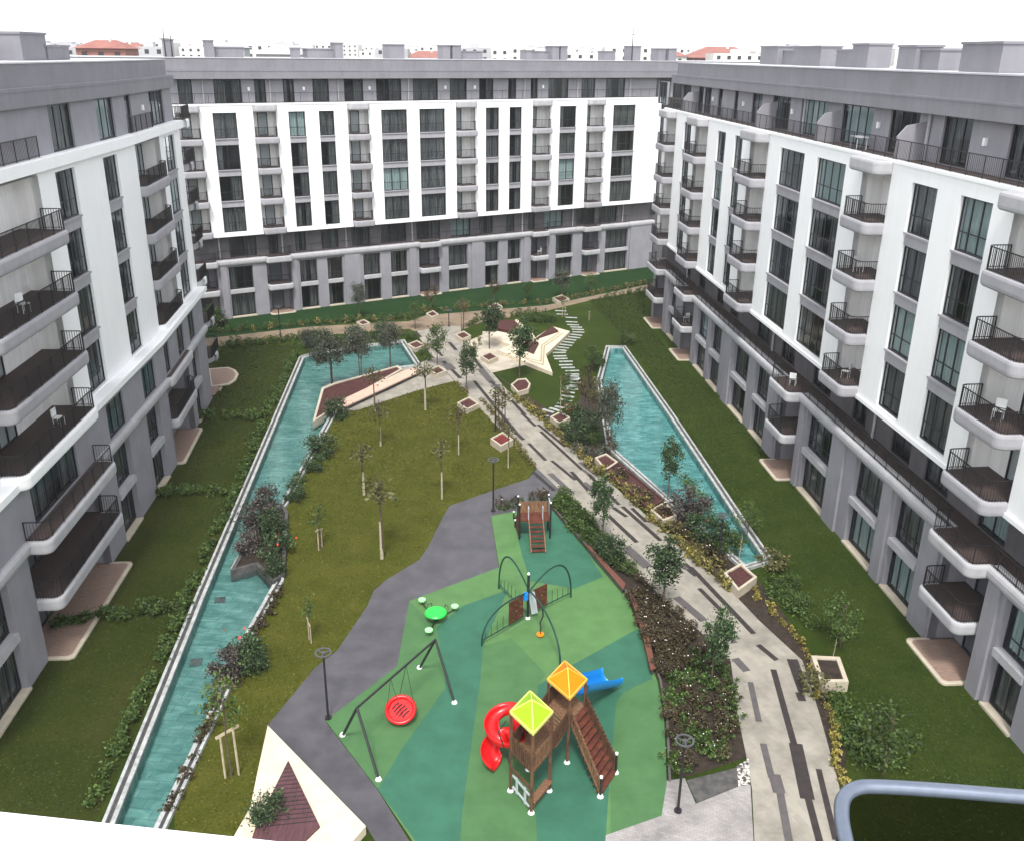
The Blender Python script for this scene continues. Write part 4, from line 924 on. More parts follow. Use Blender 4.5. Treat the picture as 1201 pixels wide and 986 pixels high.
for a,b in (((450,456),(478,441)),((452,459),(494,438))): strip(a,b,.22,'pathd')
# planted notch in the left pool: low dark wall
P=GP([(330,589),(322,600),(303,604),(286,640),(270,669),(300,661),(320,682),(334,672),(338,600)],.3); c=sum(P,Vector())/len(P); c.z=0
t=thing('pool_notch_bed','dark walled planting notch cut into the side of the left pool','planter',c); bm=bmesh.new(); ring(bm,P,.2,-.4,.3); obj('wall',bm,'dkerb',t); bm=bmesh.new(); sheet(bm,offset(P,.18),.2); obj('soil_fill',bm,'bed',t)
# stepping stones
for i,(x,y) in enumerate([(720,205),(735,238),(822,270),(825,312),(838,340),(868,362),(885,385),(890,410),(870,436),(850,460),(810,482),(790,507),(770,533),(740,558),(717,582),(706,607),(711,640),(722,665),(770,692),(768,725),(790,752),(830,782),(830,816),(838,858),(843,893),(838,928),(820,960)]):
    q=G(570+x/8.214,340+y/8.214); k=min(i,20); 
    a=(-.15 if i<6 else -.45 if i<8 else -.1); a+= .5 if 8<=i<14 else .1
    if i==0: stp=None
    r=-.35 if 8<=i<15 else (-.1 if i<8 else .12)
    bm=bmesh.new(); obox(bm,(0,0),(math.cos(r),math.sin(r)),.64,.15,0,.04); o=obj('stepping_stone',bm,'kerb'); o.location=q; tag(o,'pale slab in the winding row of stepping stones, upper bend past the star bench','stepping stone','stepping stones on the lawn, upper run')
for i,(x,y) in enumerate([(590,12),(590,42),(600,70),(592,102),(560,132),(548,166),(542,205),(522,242),(500,280),(480,312),(420,332),(352,345),(300,382)]):
    q=G(600+x/8.214,440+y/8.214); r=.1+(-.25 if i<4 else -.55)-(0 if i<10 else .25)
    bm=bmesh.new(); obox(bm,(0,0),(math.cos(r),math.sin(r)),.56,.15,0,.04); o=obj('stepping_stone',bm,'kerb'); o.location=q; tag(o,'pale slab in the stepping stones curving down to the white square planter','stepping stone','stepping stones on the lawn, lower run')
# star bench
STAR=[(668.6,388.7),(640,416),(648,436.8),(622.4,427),(584.6,410.6),(599,404.5),(575,396),(583,388.5),(606.5,393.2),(618,398),(627,396.5),(648,383)]
P=GP(STAR,.35); c=sum(P,Vector())/len(P); c.z=0
t=thing('star_bench','cream stone bench laid out as a pointed star around dark mulch beds','bench',c)
M['creamw']=mat('bright_cream_stone',(.66,.57,.43),(.56,.49,.37),scale=2)
bm=bmesh.new(); prism(bm,P,0,.35); obj('seat',bm,'creamw',t)
bm=bmesh.new(); I=[G(*q,.36) for q in ((660,391),(638.5,406),(637,428),(621,423),(600,413),(621,421),(634.5,424),(635.5,405),(656,390.5))]
for a,b in zip(I,I[1:]): beam(bm,a,b,.16,.03)
obj('joint',bm,'stake',t)
for pl,l in (([(582,379),(590,375),(604,375.5),(610,384),(607,390),(584,385)],'left'),([(625,400),(648,382.5),(655,388),(628,397)],'right'),([(617,397),(625,397.5),(632,402.5),(626,414),(613,409)],'lower')):
    P=GP(pl,.5); bm=bmesh.new(); prism(bm,P,.0,.5); bm2=None; o=obj('mulch_bed',bm,['mulch'],t)
for pl in ([(625,400),(623,390),(621,388),(624,387.5),(628,397)],[(604,375.5),(612,384),(615,383),(607,374.5)],[(611,384),(609,396),(612,400),(617,397),(617,385)]):
    bm=bmesh.new(); prism(bm,GP(pl,.62),0,.62); obj('back_wall',bm,'creamw',t)
# near bench star with deck, lower left
P=GP([(314,850),(429,968),(410,990),(395,1010),(262,1010),(272,984),(293.5,946),(303,900)],.4); c=sum(P,Vector())/len(P); c.z=0
t=thing('platform_bench','large cream stone platform pointing up between the lawn and the grey rubber path','bench',c)
bm=bmesh.new(); prism(bm,P,0,.4); obj('base',bm,'creamw2',t) if 0 else obj('base',bm,'creamw',t)
M['mdeck']=mat('maroon_slatted_deck',(.115,.05,.055),(.06,.028,.032),scale=5,stretch=(5,.3,1))
bm=bmesh.new(); P=GP([(338,891),(375,968),(352,990),(290,1000),(300,968)],.5); prism(bm,P,.402,.5)
a,b=G(338,891,.5),G(296,985,.5)
for i in range(1,22):
    k=i/22; p=a+(b-a)*k; q=a+(G(375,968,.5)-a)*k
obj('deck',bm,'mdeck',t)
bm=bmesh.new()
for i in range(1,16):
    k=i/16; p=G(338,891,.505).lerp(G(299,975,.505),k); q=G(338,891,.505).lerp(G(374,967,.505),k); beam(bm,p,q,.03,.015)
obj('deck_groove',bm,'frame',t)
# wooden bench along the playground, two pieces
M['rwood']=mat('reddish_bench_wood',(.17,.065,.045),(.10,.04,.03),scale=4,stretch=(4,4,1))
for pts,l in (([(686,637),(692,640),(734,684),(731,691)],'long reddish wooden bench on the rim of the playground behind the arches'),([(737,692),(744,699),(759,735),(769,783),(763,785),(752,737)],'curved reddish wooden bench beside the white rose bed')):
    P=GP(pts,.42); c=sum(P,Vector())/len(P); c.z=0; t=thing('wooden_bench',l,'bench',c); bm=bmesh.new(); prism(bm,P,.36,.42); obj('seat',bm,'rwood',t); bm=bmesh.new(); prism(bm,offset(P,.08),0,.36); obj('base',bm,'rub',t)
# ------------------------------------------------------------------ lamps
M['lamph']=mat('lamp_head_metal',(.085,.085,.09),rough=.4)
def lamp_proto(H=4.2):
    t=thing('lamp_post','x','lamp post'); bm=bmesh.new(); tube(bm,[(0,0,0),(0,0,H-.1)],[.055,.045],8); obj('post',bm,'iron',t)
    bm=bmesh.new(); tube(bm,[(0,0,0),(0,0,.12)],.15,10); obj('foot',bm,'iron',t)
    bm=bmesh.new(); n=20
    for r0,r1,z0,z1 in ((.29,.36,H-.02,H+.03),):
        for i in range(n):
            a,b=2*PI*i/n,2*PI*(i+1)/n
            c=[(r*math.cos(u),r*math.sin(u)) for r,u in ((r0,a),(r1,a),(r1,b),(r0,b))]
            hexa(bm,[(x,y,z0) for x,y in c]+[(x,y,z1) for x,y in c])
    for k in range(3): a=2*PI*k/3; beam(bm,(0,0,H-.02),(.3*math.cos(a),.3*math.sin(a),H),.05,.04)
    tube(bm,[(0,0,H-.25),(0,0,H+.03)],.09,8)
    obj('ring_head',bm,'lamph',t); return t
LPst=lamp_proto()
for base,top,l in (((385,842),765,'black lamp post with ring head at the left corner of the green rubber'),((795,951),868,'black lamp post with ring head beside the lower rose bed'),((578.5,599),539,'black lamp post at the top corner of the playground beside the grey path'),((581,505),453,'black lamp post by the red mulch planter on the stone path'),((842,664),604,'black lamp post in the shrubs at the right pool'),((526.5,383),364,'short lamp post on the back path near the plaza'),((329.5,400),360,'lamp post on the back path near the left block')):
    p=G(*base); h=ZH((p.x,p.y),top); place(LPst,p,.5,(1,1,h/4.2),l,'courtyard lamp posts')
# ------------------------------------------------------------------ playground equipment
M['black']=mat('black_powder_steel',(.018,.02,.02),rough=.45,spec=.5); M['dgreen']=mat('dark_green_steel',(.012,.05,.035),rough=.4,spec=.5)
def plas(n,c): return mat(n,c,tuple(x*.9 for x in c),rough=.28,spec=.5)
M['red']=plas('red_plastic',(.62,.008,.010)); M['blue']=plas('blue_plastic',(.006,.22,.66)); M['yg']=plas('lime_plastic',(.30,.58,.015)); M['or']=plas('orange_plastic',(.80,.22,.003)); M['gr']=plas('bright_green_plastic',(.015,.62,.06)); M['lgr']=plas('pale_green_plastic',(.35,.75,.35)); M['limeedge']=plas('pale_lime_plastic',(.62,.66,.15)); M['oredge']=plas('pale_orange_plastic',(.80,.42,.06))
M['wood']=mat('brown_play_timber',(.13,.065,.035),(.05,.026,.016),scale=3,stretch=(5,5,.7)); M['wood2']=mat('light_play_timber',(.24,.13,.07),(.10,.055,.03),scale=3,stretch=(5,5,.7)); M['rwood2']=mat('red_brown_panel',(.13,.038,.022),(.07,.022,.014),scale=3); M['gpan']=mat('grey_clear_panel',(.42,.45,.47),rough=.3); M['cap']=plas('white_foot_cap',(.8,.82,.8))
def foot(bm,p): tube(bm,[(p[0],p[1],.02),(p[0],p[1],.12)],[.14,.09],8)
# swing
A1,A2,B1,B2=G(402,862),G(444,914),G(492,783),G(533,824)
a=(A1+A2)/2; b=(B1+B2)/2; za=ZH(a,818); zb=ZH(b,760); zt=(za+zb)/2; a2=Vector((a.x,a.y,zt)); b2=Vector((b.x,b.y,zt)); c=(a+b)/2; c.z=0
t=thing('nest_swing','black frame swing with a round red basket seat','swing',c)
for p,q in ((A1,a2),(A2,a2),(B1,b2),(B2,b2)):
    bm=bmesh.new(); tube(bm,[p,q],.06,8); obj('leg',bm,'black',t); bm=bmesh.new(); foot(bm,p); obj('foot_cap',bm,'cap',t)
bm=bmesh.new(); tube(bm,[a2,b2],.05,8); obj('crossbar',bm,'black',t)
s=G(470,832,.55); s=Vector((s.x,s.y,.55)); mid=(a2+b2)/2
bm=bmesh.new(); n=28
tube(bm,[s+Vector((.60*math.cos(2*PI*i/n),.60*math.sin(2*PI*i/n),.04)) for i in range(n+1)],.09,8,cap=False)
se=obj('basket_seat',bm,'red',t,True)
bm=bmesh.new()
prism(bm,[(s.x+.56*math.cos(2*PI*i/n),s.y+.56*math.sin(2*PI*i/n)) for i in range(n)],.50,.54); obj('basket_base',bm,'red',se)
bm=bmesh.new()
for i in (-2,-1,0,1,2):
    off=Vector((.12*i,-.09*i,0)); 
    tube(bm,[s+off+Vector((-.14*(1.3-abs(i)*.2),-.16*(1.3-abs(i)*.2),.0)),s+off+Vector((-.02,.02,.0)),s+off+Vector((.14*(1.3-abs(i)*.2),.16*(1.3-abs(i)*.2),.0))],.03,5)
obj('seat_slot',bm,'dark',se)
dr=(b2-a2).normalized()
for e,sg in ((.55,1),(-.55,-1)):
    top=mid+dr*e*1.0
    for k in (-1,1):
        nn=Vector((-dr.y,dr.x,0))*k*.42; bm=bmesh.new(); tube(bm,[top,Vector((s.x,s.y,.62))+dr*e*.75+nn],.012,4); obj('rope',bm,'black',t)
TM=Matrix.Translation(s-ORG[se.name])@Matrix.Rotation(R_(28),4,'X')@Matrix.Translation(ORG[se.name]-s)
for o_ in [se]+kids(se): o_.data.transform(TM)
# green carousel
c=G(511,718,.5); c0=Vector((c.x,c.y,0)); t=thing('carousel','bright green round carousel table with three small seats','carousel',c0)
bm=bmesh.new(); n=28; r=.56
rings=[]
for rr,z in ((r*.9,.42),(r,.46),(r,.52),(r*.92,.56),(r*.3,.57)): rings.append([bm.verts.new((c.x+rr*math.cos(2*PI*i/n),c.y+rr*math.sin(2*PI*i/n),z)) for i in range(n)])
for A,B in zip(rings,rings[1:]):
    for i in range(n): bm.faces.new((A[i],A[(i+1)%n],B[(i+1)%n],B[i]))
bm.faces.new(rings[-1]); bm.faces.new(rings[0][::-1]); obj('disc',bm,'gr',t,False)
bm=bmesh.new(); tube(bm,[(c.x,c.y,.0),(c.x,c.y,.42)],.12,8); obj('pillar',bm,'black',t)
for (x,y) in ((495,703.5),(533.5,711),(503,739)):
    q=G(x,y,.3); bm=bmesh.new(); m_=14; prism(bm,[(q.x+.2*math.cos(2*PI*i/m_),q.y+.2*math.sin(2*PI*i/m_)) for i in range(m_)],.30,.37); st=obj('seat',bm,'lgr',t)
    bm=bmesh.new(); tube(bm,[(c.x,c.y,.12),(q.x,q.y,.14),(q.x,q.y,.3)],.03,6); obj('arm',bm,'black',t)
    bm=bmesh.new(); d=(Vector((q.x,q.y,0))-c0).normalized(); h0=c0+d*.72; sd=Vector((-d.y,d.x,0))*.12; tube(bm,[h0-sd+Vector((0,0,.45)),h0-sd+Vector((0,0,.62)),h0+sd+Vector((0,0,.62)),h0+sd+Vector((0,0,.45))],.02,5); obj('handle',bm,'black',t)
# climbing arches
c=G(619,725); t=thing('climbing_arches','climbing frame of crossed dark green steel arches around a central post','climbing frame',c); ht=ZH(c,673)
bm=bmesh.new(); tube(bm,[c,c+Vector((0,0,ht))],.07,8); obj('centre_post',bm,'black',t); bm=bmesh.new(); foot(bm,c); tube(bm,[c+Vector((0,0,ht)),c+Vector((0,0,ht+.1))],[.08,.04],8); obj('post_cap',bm,'cap',t)
arms=[((585,690),3.0,.55),((565,757),2.6,.5),((669.5,700),2.7,.55),((657,782),2.5,.3)]
for i,(e,hh,bul) in enumerate(arms):
    E_=G(*e); d=E_-c; L=d.length; bm=bmesh.new(); pts=[]
    for k in range(17):
        u=k/16; 
        # quarter-ellipse from the post outwards
        ang=u*PI/2; x=math.sin(ang); z=math.cos(ang)
        base=1.55 if i in (1,2) else 1.75
        pts.append(c+d*x+Vector((0,0,max(0,base*z**.8+ (1.15*math.sin(u*PI)**1.0 if i in(0,2) else .35*math.sin(u*PI))))))
    pts[-1].z=0
    tube(bm,pts,.05,6); obj('arch',bm,'dgreen',t)
    if i<3:
        bm=bmesh.new(); tube(bm,[c+Vector((0,0,.30)),E_+Vector((0,0,.30))],.035,6)
        for k in range(1,8):
            u=k/8+.05; q=c+d*min(u,.97); tube(bm,[q+Vector((0,0,.30)),q+Vector((0,0,.30+.75*(1-abs(u-.5))))],.013,4)
        obj('lower_rail',bm,'dgreen',t)
    if i in (1,2):
        bm=bmesh.new(); q0=c+d*.12; q1=c+d*.42; beam(bm,q0+Vector((0,0,.95)),q1+Vector((0,0,.95)),.05,1.25); pn=obj('climbing_panel',bm,'rwood2',t)
        bm=bmesh.new(); rg=random.Random(i)
        nn=Vector((-d.y,d.x,0)).normalized()
        for k in range(11):
            q=q0.lerp(q1,rg.uniform(.12,.88))+Vector((0,0,rg.uniform(.45,1.45))); 
            for s_ in (-1,1): tube(bm,[q+nn*.02*s_,q+nn*.06*s_],.045,6)
        obj('climbing_hold',bm,'lpale',pn)
bm=bmesh.new(); q=c+(G(565,757)-c)*.06
tube(bm,[q+Vector((0,0,1.25)),q+Vector((0,0,1.62))],.14,8); obj('play_drum',bm,'blue',t)
bm=bmesh.new(); q2=c+(G(669.5,700)-c)*.05; beam(bm,c+Vector((.1,0,.9)),c+Vector((.42,.08,.95)),.04,1.3); obj('clear_panel',bm,'gpan',t)
# orange spinner
q=G(633.6,746); t=thing('spinner_seat','small orange spinner disc on a bent black pole','spinner',q)
bm=bmesh.new(); prism(bm,[(q.x+.19*math.cos(2*PI*i/16),q.y+.19*math.sin(2*PI*i/16)) for i in range(16)],.10,.17); obj('disc',bm,'or',t)
bm=bmesh.new(); tube(bm,[q,q+Vector((.02,0,.5)),q+Vector((-.02,.1,.75)),q+Vector((.12,.15,1.1)),q+Vector((.08,.2,1.7))],.04,6); obj('pole',bm,'black',t)
# small play house with stairs and ramp
s0=G(623,649); s1=G(640,648.5); u=(s1-s0); wdt=u.length; u.normalize(); v=Vector((-u.y,u.x,0))   # v points away from the viewer
dk=1.25
# deck front edge seen at row 615
d0=s0+v*1.75
t=thing('small_play_house','low reddish timber play house with a short stair facing the viewer','play house',(s0+s1)/2+v*2.3)
bm=bmesh.new(); n=7
for i in range(n):
    k=(i+.6)/n; p=s0+v*1.75*k; beam(bm,p+Vector((0,0,dk*k)),p+u*wdt+Vector((0,0,dk*k)),.20,.05)
obj('step',bm,'rwood2',t)
for off in (0,wdt):
    bm=bmesh.new(); beam(bm,s0+u*off,s0+u*off+v*1.75+Vector((0,0,dk)),.06,.22); obj('stringer',bm,'wood2',t)
bm=bmesh.new(); P=[d0-u*.55,d0+u*(wdt+.45),d0+u*(wdt+.45)+v*1.1,d0-u*.55+v*1.1]; prism(bm,P,dk-.08,dk); obj('deck',bm,'rwood2',t)
for p,h in ((P[0],2.3),(P[1],2.35),(P[2],2.35),(P[3],2.3)):
    bm=bmesh.new(); tube(bm,[p,Vector((p.x,p.y,h))],.055,8); po=obj('post',bm,'black',t); bm=bmesh.new(); tube(bm,[(p.x,p.y,h),(p.x,p.y,h+.07)],.06,8); obj('post_cap',bm,'cap',po)
bm=bmesh.new(); beam(bm,P[1]+Vector((0,0,1.75)),P[2]+Vector((0,0,1.75)),.05,.95); obj('grey_panel',bm,'gpan',t)
bm=bmesh.new(); beam(bm,P[2]+Vector((0,0,1.6)),P[3]+Vector((0,0,1.6)),.05,.7); obj('back_panel',bm,'wood2',t)
bm=bmesh.new()
rp=G(604,617); Q=[P[0]+Vector((0,0,dk)),P[3]+Vector((0,0,dk)),rp+v*1.0,rp-v*.1]
for z in (0,-.06): quad(bm,*[q_+Vector((0,0,z)) for q_ in Q])
quad(bm,Q[0],Q[3],rp-v*.1,Vector((P[0].x,P[0].y,0))) ; obj('ramp',bm,'rwood2',t)
for e in (rp-v*.1,rp+v*1.0):
    bm=bmesh.new(); tube(bm,[e,e+Vector((0,0,.45))],.05,8); po=obj('ramp_post',bm,'black',t); bm=bmesh.new(); tube(bm,[e+Vector((0,0,.45)),e+Vector((0,0,.53))],.06,8); obj('post_cap',bm,'cap',po)
for s_ in (0.,wdt):
    bm=bmesh.new(); q=d0+u*s_; tube(bm,[q+Vector((0,0,dk)),q+Vector((0,0,dk+.8)),q+v*.3+Vector((0,0,dk+.8)),q+v*.3+Vector((0,0,dk))],.025,6); obj('hand_rail',bm,'gpan',t)
# big play tower
p1,p2,p3=G(598.7,927),G(623,953),G(644,927)
u1=(p3-p2); u2=(p1-p2); sd=(u1.length+u2.length)/2
u1.normalize(); u2=Vector((-u1.y,u1.x,0)); 
if u2.dot(p1-p2)<0: u2=-u2
C1=[p2,p3,p3+p1-p2,p1]
t=thing('play_tower','timber play tower with a lime and an orange pyramid roof joined by a bridge','play tower',p2+u1*sd*1.5+u2*sd*.5)
hr=ZH(p2,859)
DK=2.0; hr=max(3.2,hr)
q0=G(665,894)              # front post of second tower
C2=[q0+(p-p2) for p in C1]
PI_='wood'
def roof(C,z,m,me):
    cc=sum(C,Vector())/4; o_=[cc+(p-cc)*1.06 for p in C]; bm=bmesh.new(); ap=Vector((cc.x,cc.y,z+.6))
    V_=[bm.verts.new((p.x,p.y,z)) for p in o_]; a_=bm.verts.new(ap)
    for i in range(4): bm.faces.new((V_[i],V_[(i+1)%4],a_))
    bm.faces.new(V_[::-1]); r_=obj('pyramid_roof',bm,m,t)
    bm=bmesh.new()
    for i in range(4): beam(bm,(o_[i].x,o_[i].y,z),(o_[(i+1)%4].x,o_[(i+1)%4].y,z),.06,.11)
    for i in range(4): beam(bm,(o_[i].x,o_[i].y,z+.03),ap,.05,.04)
    obj('roof_edge',bm,me,r_)
roof(C1,hr,'yg','limeedge'); h2=max(3.2,ZH(q0,818)); roof(C2,h2,'or','oredge')
for C,h in ((C1,hr),(C2,h2)):
    for p in C:
        bm=bmesh.new(); beam(bm,(p.x,p.y,0),(p.x,p.y,h),.12,.12,up=Vector((1,0,0))); po=obj('post',bm,'wood',t)
        bm=bmesh.new(); foot(bm,p); obj('foot_cap',bm,'cap',po)
    bm=bmesh.new(); prism(bm,C,DK-.1,DK); obj('deck',bm,'wood2',t)
def planks(a_,b_,z0a,z0b,h,m='wood',sp=.13,w=.10,name='plank_rail'):
    bm=bmesh.new(); L=(b_-a_).length; n=int(L/sp)
    for i in range(n):
        k=(i+.5)/n; p=a_.lerp(b_,k); z=z0a+(z0b-z0a)*k; dd=(b_-a_).normalized(); 
        beam(bm,(p.x,p.y,z),(p.x,p.y,z+h),w,.03,up=Vector((-dd.y,dd.x,0)))
    for e in (.15,.85): beam(bm,(a_.x,a_.y,z0a+h*e),(b_.x,b_.y,z0b+h*e),.06,.06)
    return obj(name,bm,m,t)
planks(C1[0],C1[1],DK-.1,DK-.1,.85,'wood2'); planks(C1[0],C1[3],DK-.1,DK-.1,.85,'wood'); planks(C1[3],C1[2],DK-.1,DK-.1,.85,'wood')
planks(C2[2],C2[3],DK-.1,DK-.1,.85,'wood')
# lower den under tower one
planks(C1[0]+u2*.1,C1[3]-u2*.1,.15,.15,.8,'gpan',.42,.14,'den_panel')
bm=bmesh.new(); a_,b_=C1[0],C1[1]; beam(bm,a_+Vector((0,0,.55)),b_+Vector((0,0,.55)),.3,.05); beam(bm,a_+Vector((0,0,.25)),b_+Vector((0,0,.25)),.06,.1); obj('den_counter',bm,'wood2',t)
bm=bmesh.new(); beam(bm,C1[0]+Vector((0,0,1.15)),C1[3]+Vector((0,0,1.15)),.06,.12); obj('den_lintel',bm,'wood',t)
# bridge between towers
m1,m2=(C1[1]+C1[2])/2,(C2[0]+C2[3])/2
bm=bmesh.new(); n=12
for i in range(n):
    k=(i+.5)/n; p=C1[1].lerp(C2[0],k); q=C1[2].lerp(C2[3],k); z=DK-.25*math.sin(PI*k); beam(bm,p+Vector((0,0,z)),q+Vector((0,0,z)),.11,.04)
obj('bridge_plank',bm,'wood2',t)
planks(C1[1],C2[0],DK-.15,DK-.15,.85,'wood',name='bridge_rail'); planks(C1[2],C2[3],DK-.15,DK-.15,.85,'wood',name='bridge_rail')
# stair from the orange tower
e0,e1=G(704,934),G(722,906); sa,sb=C2[0]+u1*sd*0.0,C2[1]
dn=(e0+e1)/2; ws=(e1-e0); 
sa=C2[0]+u1*.15; sb=C2[1]
bm=bmesh.new(); n=10
for i in range(n):
    k=(i+.5)/n; p=sa.lerp(e0,k); q=sb.lerp(e1,k); z=DK*(1-k)
    beam(bm,p+Vector((0,0,z)),q+Vector((0,0,z)),.27,.05)
obj('stair_step',bm,'rwood2',t)
planks(sa,e0,DK-.15,-.0,.8,'wood2',name='stair_rail'); planks(sb,e1,DK-.15,-.0,.8,'wood',name='stair_rail')
for e in (e0,e1):
    bm=bmesh.new(); tube(bm,[e,e+Vector((0,0,.95))],.05,8); po=obj('newel_post',bm,'black',t); bm=bmesh.new(); foot(bm,e); tube(bm,[e+Vector((0,0,.95)),e+Vector((0,0,1.03))],.065,8); obj('post_cap',bm,'cap',po)
# red spiral slide
def chute(path,w0,m,name,depth=.28,grow=0.):
    bm=bmesh.new(); rows=[]
    for i,p in enumerate(path):
        w=w0*(1+grow*(i/len(path))**3); tt=(path[min(i+1,len(path)-1)]-path[max(i-1,0)]); tt.z=0; tt.normalize(); s_=Vector((-tt.y,tt.x,0))
        rw=[]
        for k in range(9):
            a=PI*k/8; rw.append(bm.verts.new(p+s_*(-w/2*math.cos(a))+Vector((0,0,depth*(1-math.sin(a)**.7)))))
        for k in range(8,-1,-1):
            a=PI*k/8; rw.append(bm.verts.new(p+s_*(-(w/2+.03)*math.cos(a))+Vector((0,0,depth*(1-math.sin(a)**.7)-.04))))
        rows.append(rw)
    for A,B in zip(rows,rows[1:]):
        for k in range(len(A)): bm.faces.new((A[k],A[(k+1)%len(A)],B[(k+1)%len(A)],B[k]))
    bm.faces.new(rows[0]); bm.faces.new(rows[-1][::-1])
    return obj(name,bm,m,t,True)
st=(C1[3]+C1[2])/2
ax=G(590,872,.8); ax=Vector((ax.x,ax.y,0)); 
q=C1[3]+(C1[2]-C1[3])*.15; 
start=C1[3].lerp(C1[0],.35)
cA=G(592,846,1.6); cB=G(588,884,.45); path=[]
for i in range(48):
    k=i/47; an=-.2+k*(2*PI*1.72); cc=Vector((cA.x,cA.y,0)).lerp(Vector((cB.x,cB.y,0)),min(1,k*1.05)); rr=.44+.08*math.sin(k*PI)
    path.append(cc+Vector((math.cos(an)*rr,math.sin(an)*rr*1.05,DK-.02-k*1.82)))
path=[Vector((C1[3].x*.6+C1[2].x*.4,C1[3].y*.6+C1[2].y*.4,DK))]+path
chute(path,.54,'red','spiral_slide',.36,.55)
# blue slide
b0=(C2[1]+C2[2])/2; b1=G(718,800,.25); path=[]
mid_=b0.lerp(b1,.5)+Vector((-.1,.35,0))
for i in range(15):
    k=i/14; p=b0*(1-k)**2+mid_*2*k*(1-k)+b1*k*k; z=DK*(1-k)**1.25*.95+.22*1; p=Vector((p.x,p.y,max(.2,z))); path.append(p)
chute(path,1.1,'blue','curved_slide',.6)
# climbing pole/arch behind the roof
bm=bmesh.new(); q=G(603,862,2.0); tube(bm,[Vector((C1[3].x,C1[3].y,1.2)),Vector((C1[3].x-.5,C1[3].y+.35,2.6)),Vector((C1[3].x-.2,C1[3].y+.6,2.9))],.03,6); obj('grab_rail',bm,'black',t)
# ------------------------------------------------------------------ camera-side balcony
M['wpar']=mat('white_parapet',(.80,.79,.84),(.76,.75,.80),scale=3,rough=.6); M['brail']=mat('blue_grey_metal',(.15,.175,.23),(.125,.15,.20),scale=30,rough=.38,spec=.6,metal=.3)
zz=25.95; a_,b_=G(-60,945,zz),G(335,987,zz); dd=(b_-a_).normalized(); nn=Vector((dd.y,-dd.x,0))
t=thing('balcony_parapet','white parapet top of the viewer\'s own balcony at the lower left','parapet',(a_.x,a_.y,21.8))
bm=bmesh.new(); P=[a_-dd*1.5,b_+dd*.15,b_+dd*.15+nn*.35,a_-dd*1.5+nn*.35]; prism(bm,P,22.0,zz-.0); obj('wall',bm,'wpar',t)
def smoothpath(pts,n=6):
    out=[]
    for i in range(len(pts)-1):
        p0=pts[max(i-1,0)];p1=pts[i];p2=pts[i+1];p3=pts[min(i+2,len(pts)-1)]
        for k in range(n):
            u=k/n; out.append(.5*((2*p1)+(-p0+p2)*u+(2*p0-5*p1+4*p2-p3)*u*u+(-p0+3*p1-3*p2+p3)*u**3))
    out.append(pts[-1]); return out
zr=25.25
pts=[G(x,y,zr) for x,y in ((1022,1110),(1004,1035),(992,985),(987,955),(990,935),(1004,924),(1030,922),(1100,926),(1201,934),(1290,941))]
pp=smoothpath(pts,5); c=pts[4]
t=thing('balcony_railing','rounded blue grey metal hand rail with tinted glass at the lower right corner','railing',(c.x,c.y,22.))
wpx=(G(1100,926,zr)-G(1100,938,zr)).length
bm=bmesh.new(); rows=[]
for i,p in enumerate(pp):
    tt=(pp[min(i+1,len(pp)-1)]-pp[max(i-1,0)]).normalized(); s_=Vector((-tt.y,tt.x,0)); w=.019; h=.018
    rows.append([bm.verts.new(p+s_*math.cos(a)*w*1.0+Vector((0,0,math.sin(a)*h))) for a in [2*PI*k/10 for k in range(10)]])
for A,B in zip(rows,rows[1:]):
    for k in range(10): bm.faces.new((A[k],A[(k+1)%10],B[(k+1)%10],B[k]))
obj('hand_rail',bm,'brail',t,True)
def tint():
    m,t_,b=nt('tinted_glass'); t_.nodes.remove(b); out=t_.nodes['Material Output']; tr=N(t_,'ShaderNodeBsdfTransparent'); tr.inputs['Color'].default_value=(.30,.27,.30,1); gl=N(t_,'ShaderNodeBsdfGlossy'); gl.inputs['Roughness'].default_value=.05; pass
    mx=N(t_,'ShaderNodeMixShader'); t_.links.new(fres(t_,.03,.3),mx.inputs[0]); t_.links.new(tr.outputs[0],mx.inputs[1]); t_.links.new(gl.outputs[0],mx.inputs[2]); t_.links.new(mx.outputs[0],out.inputs['Surface']); return m
M['tint']=tint()
bm=bmesh.new()
for p,q in zip(pp,pp[1:]): quad(bm,p-Vector((0,0,.02)),q-Vector((0,0,.02)),q-Vector((0,0,1.1)),p-Vector((0,0,1.1)))
obj('glass_panel',bm,'tint',t)

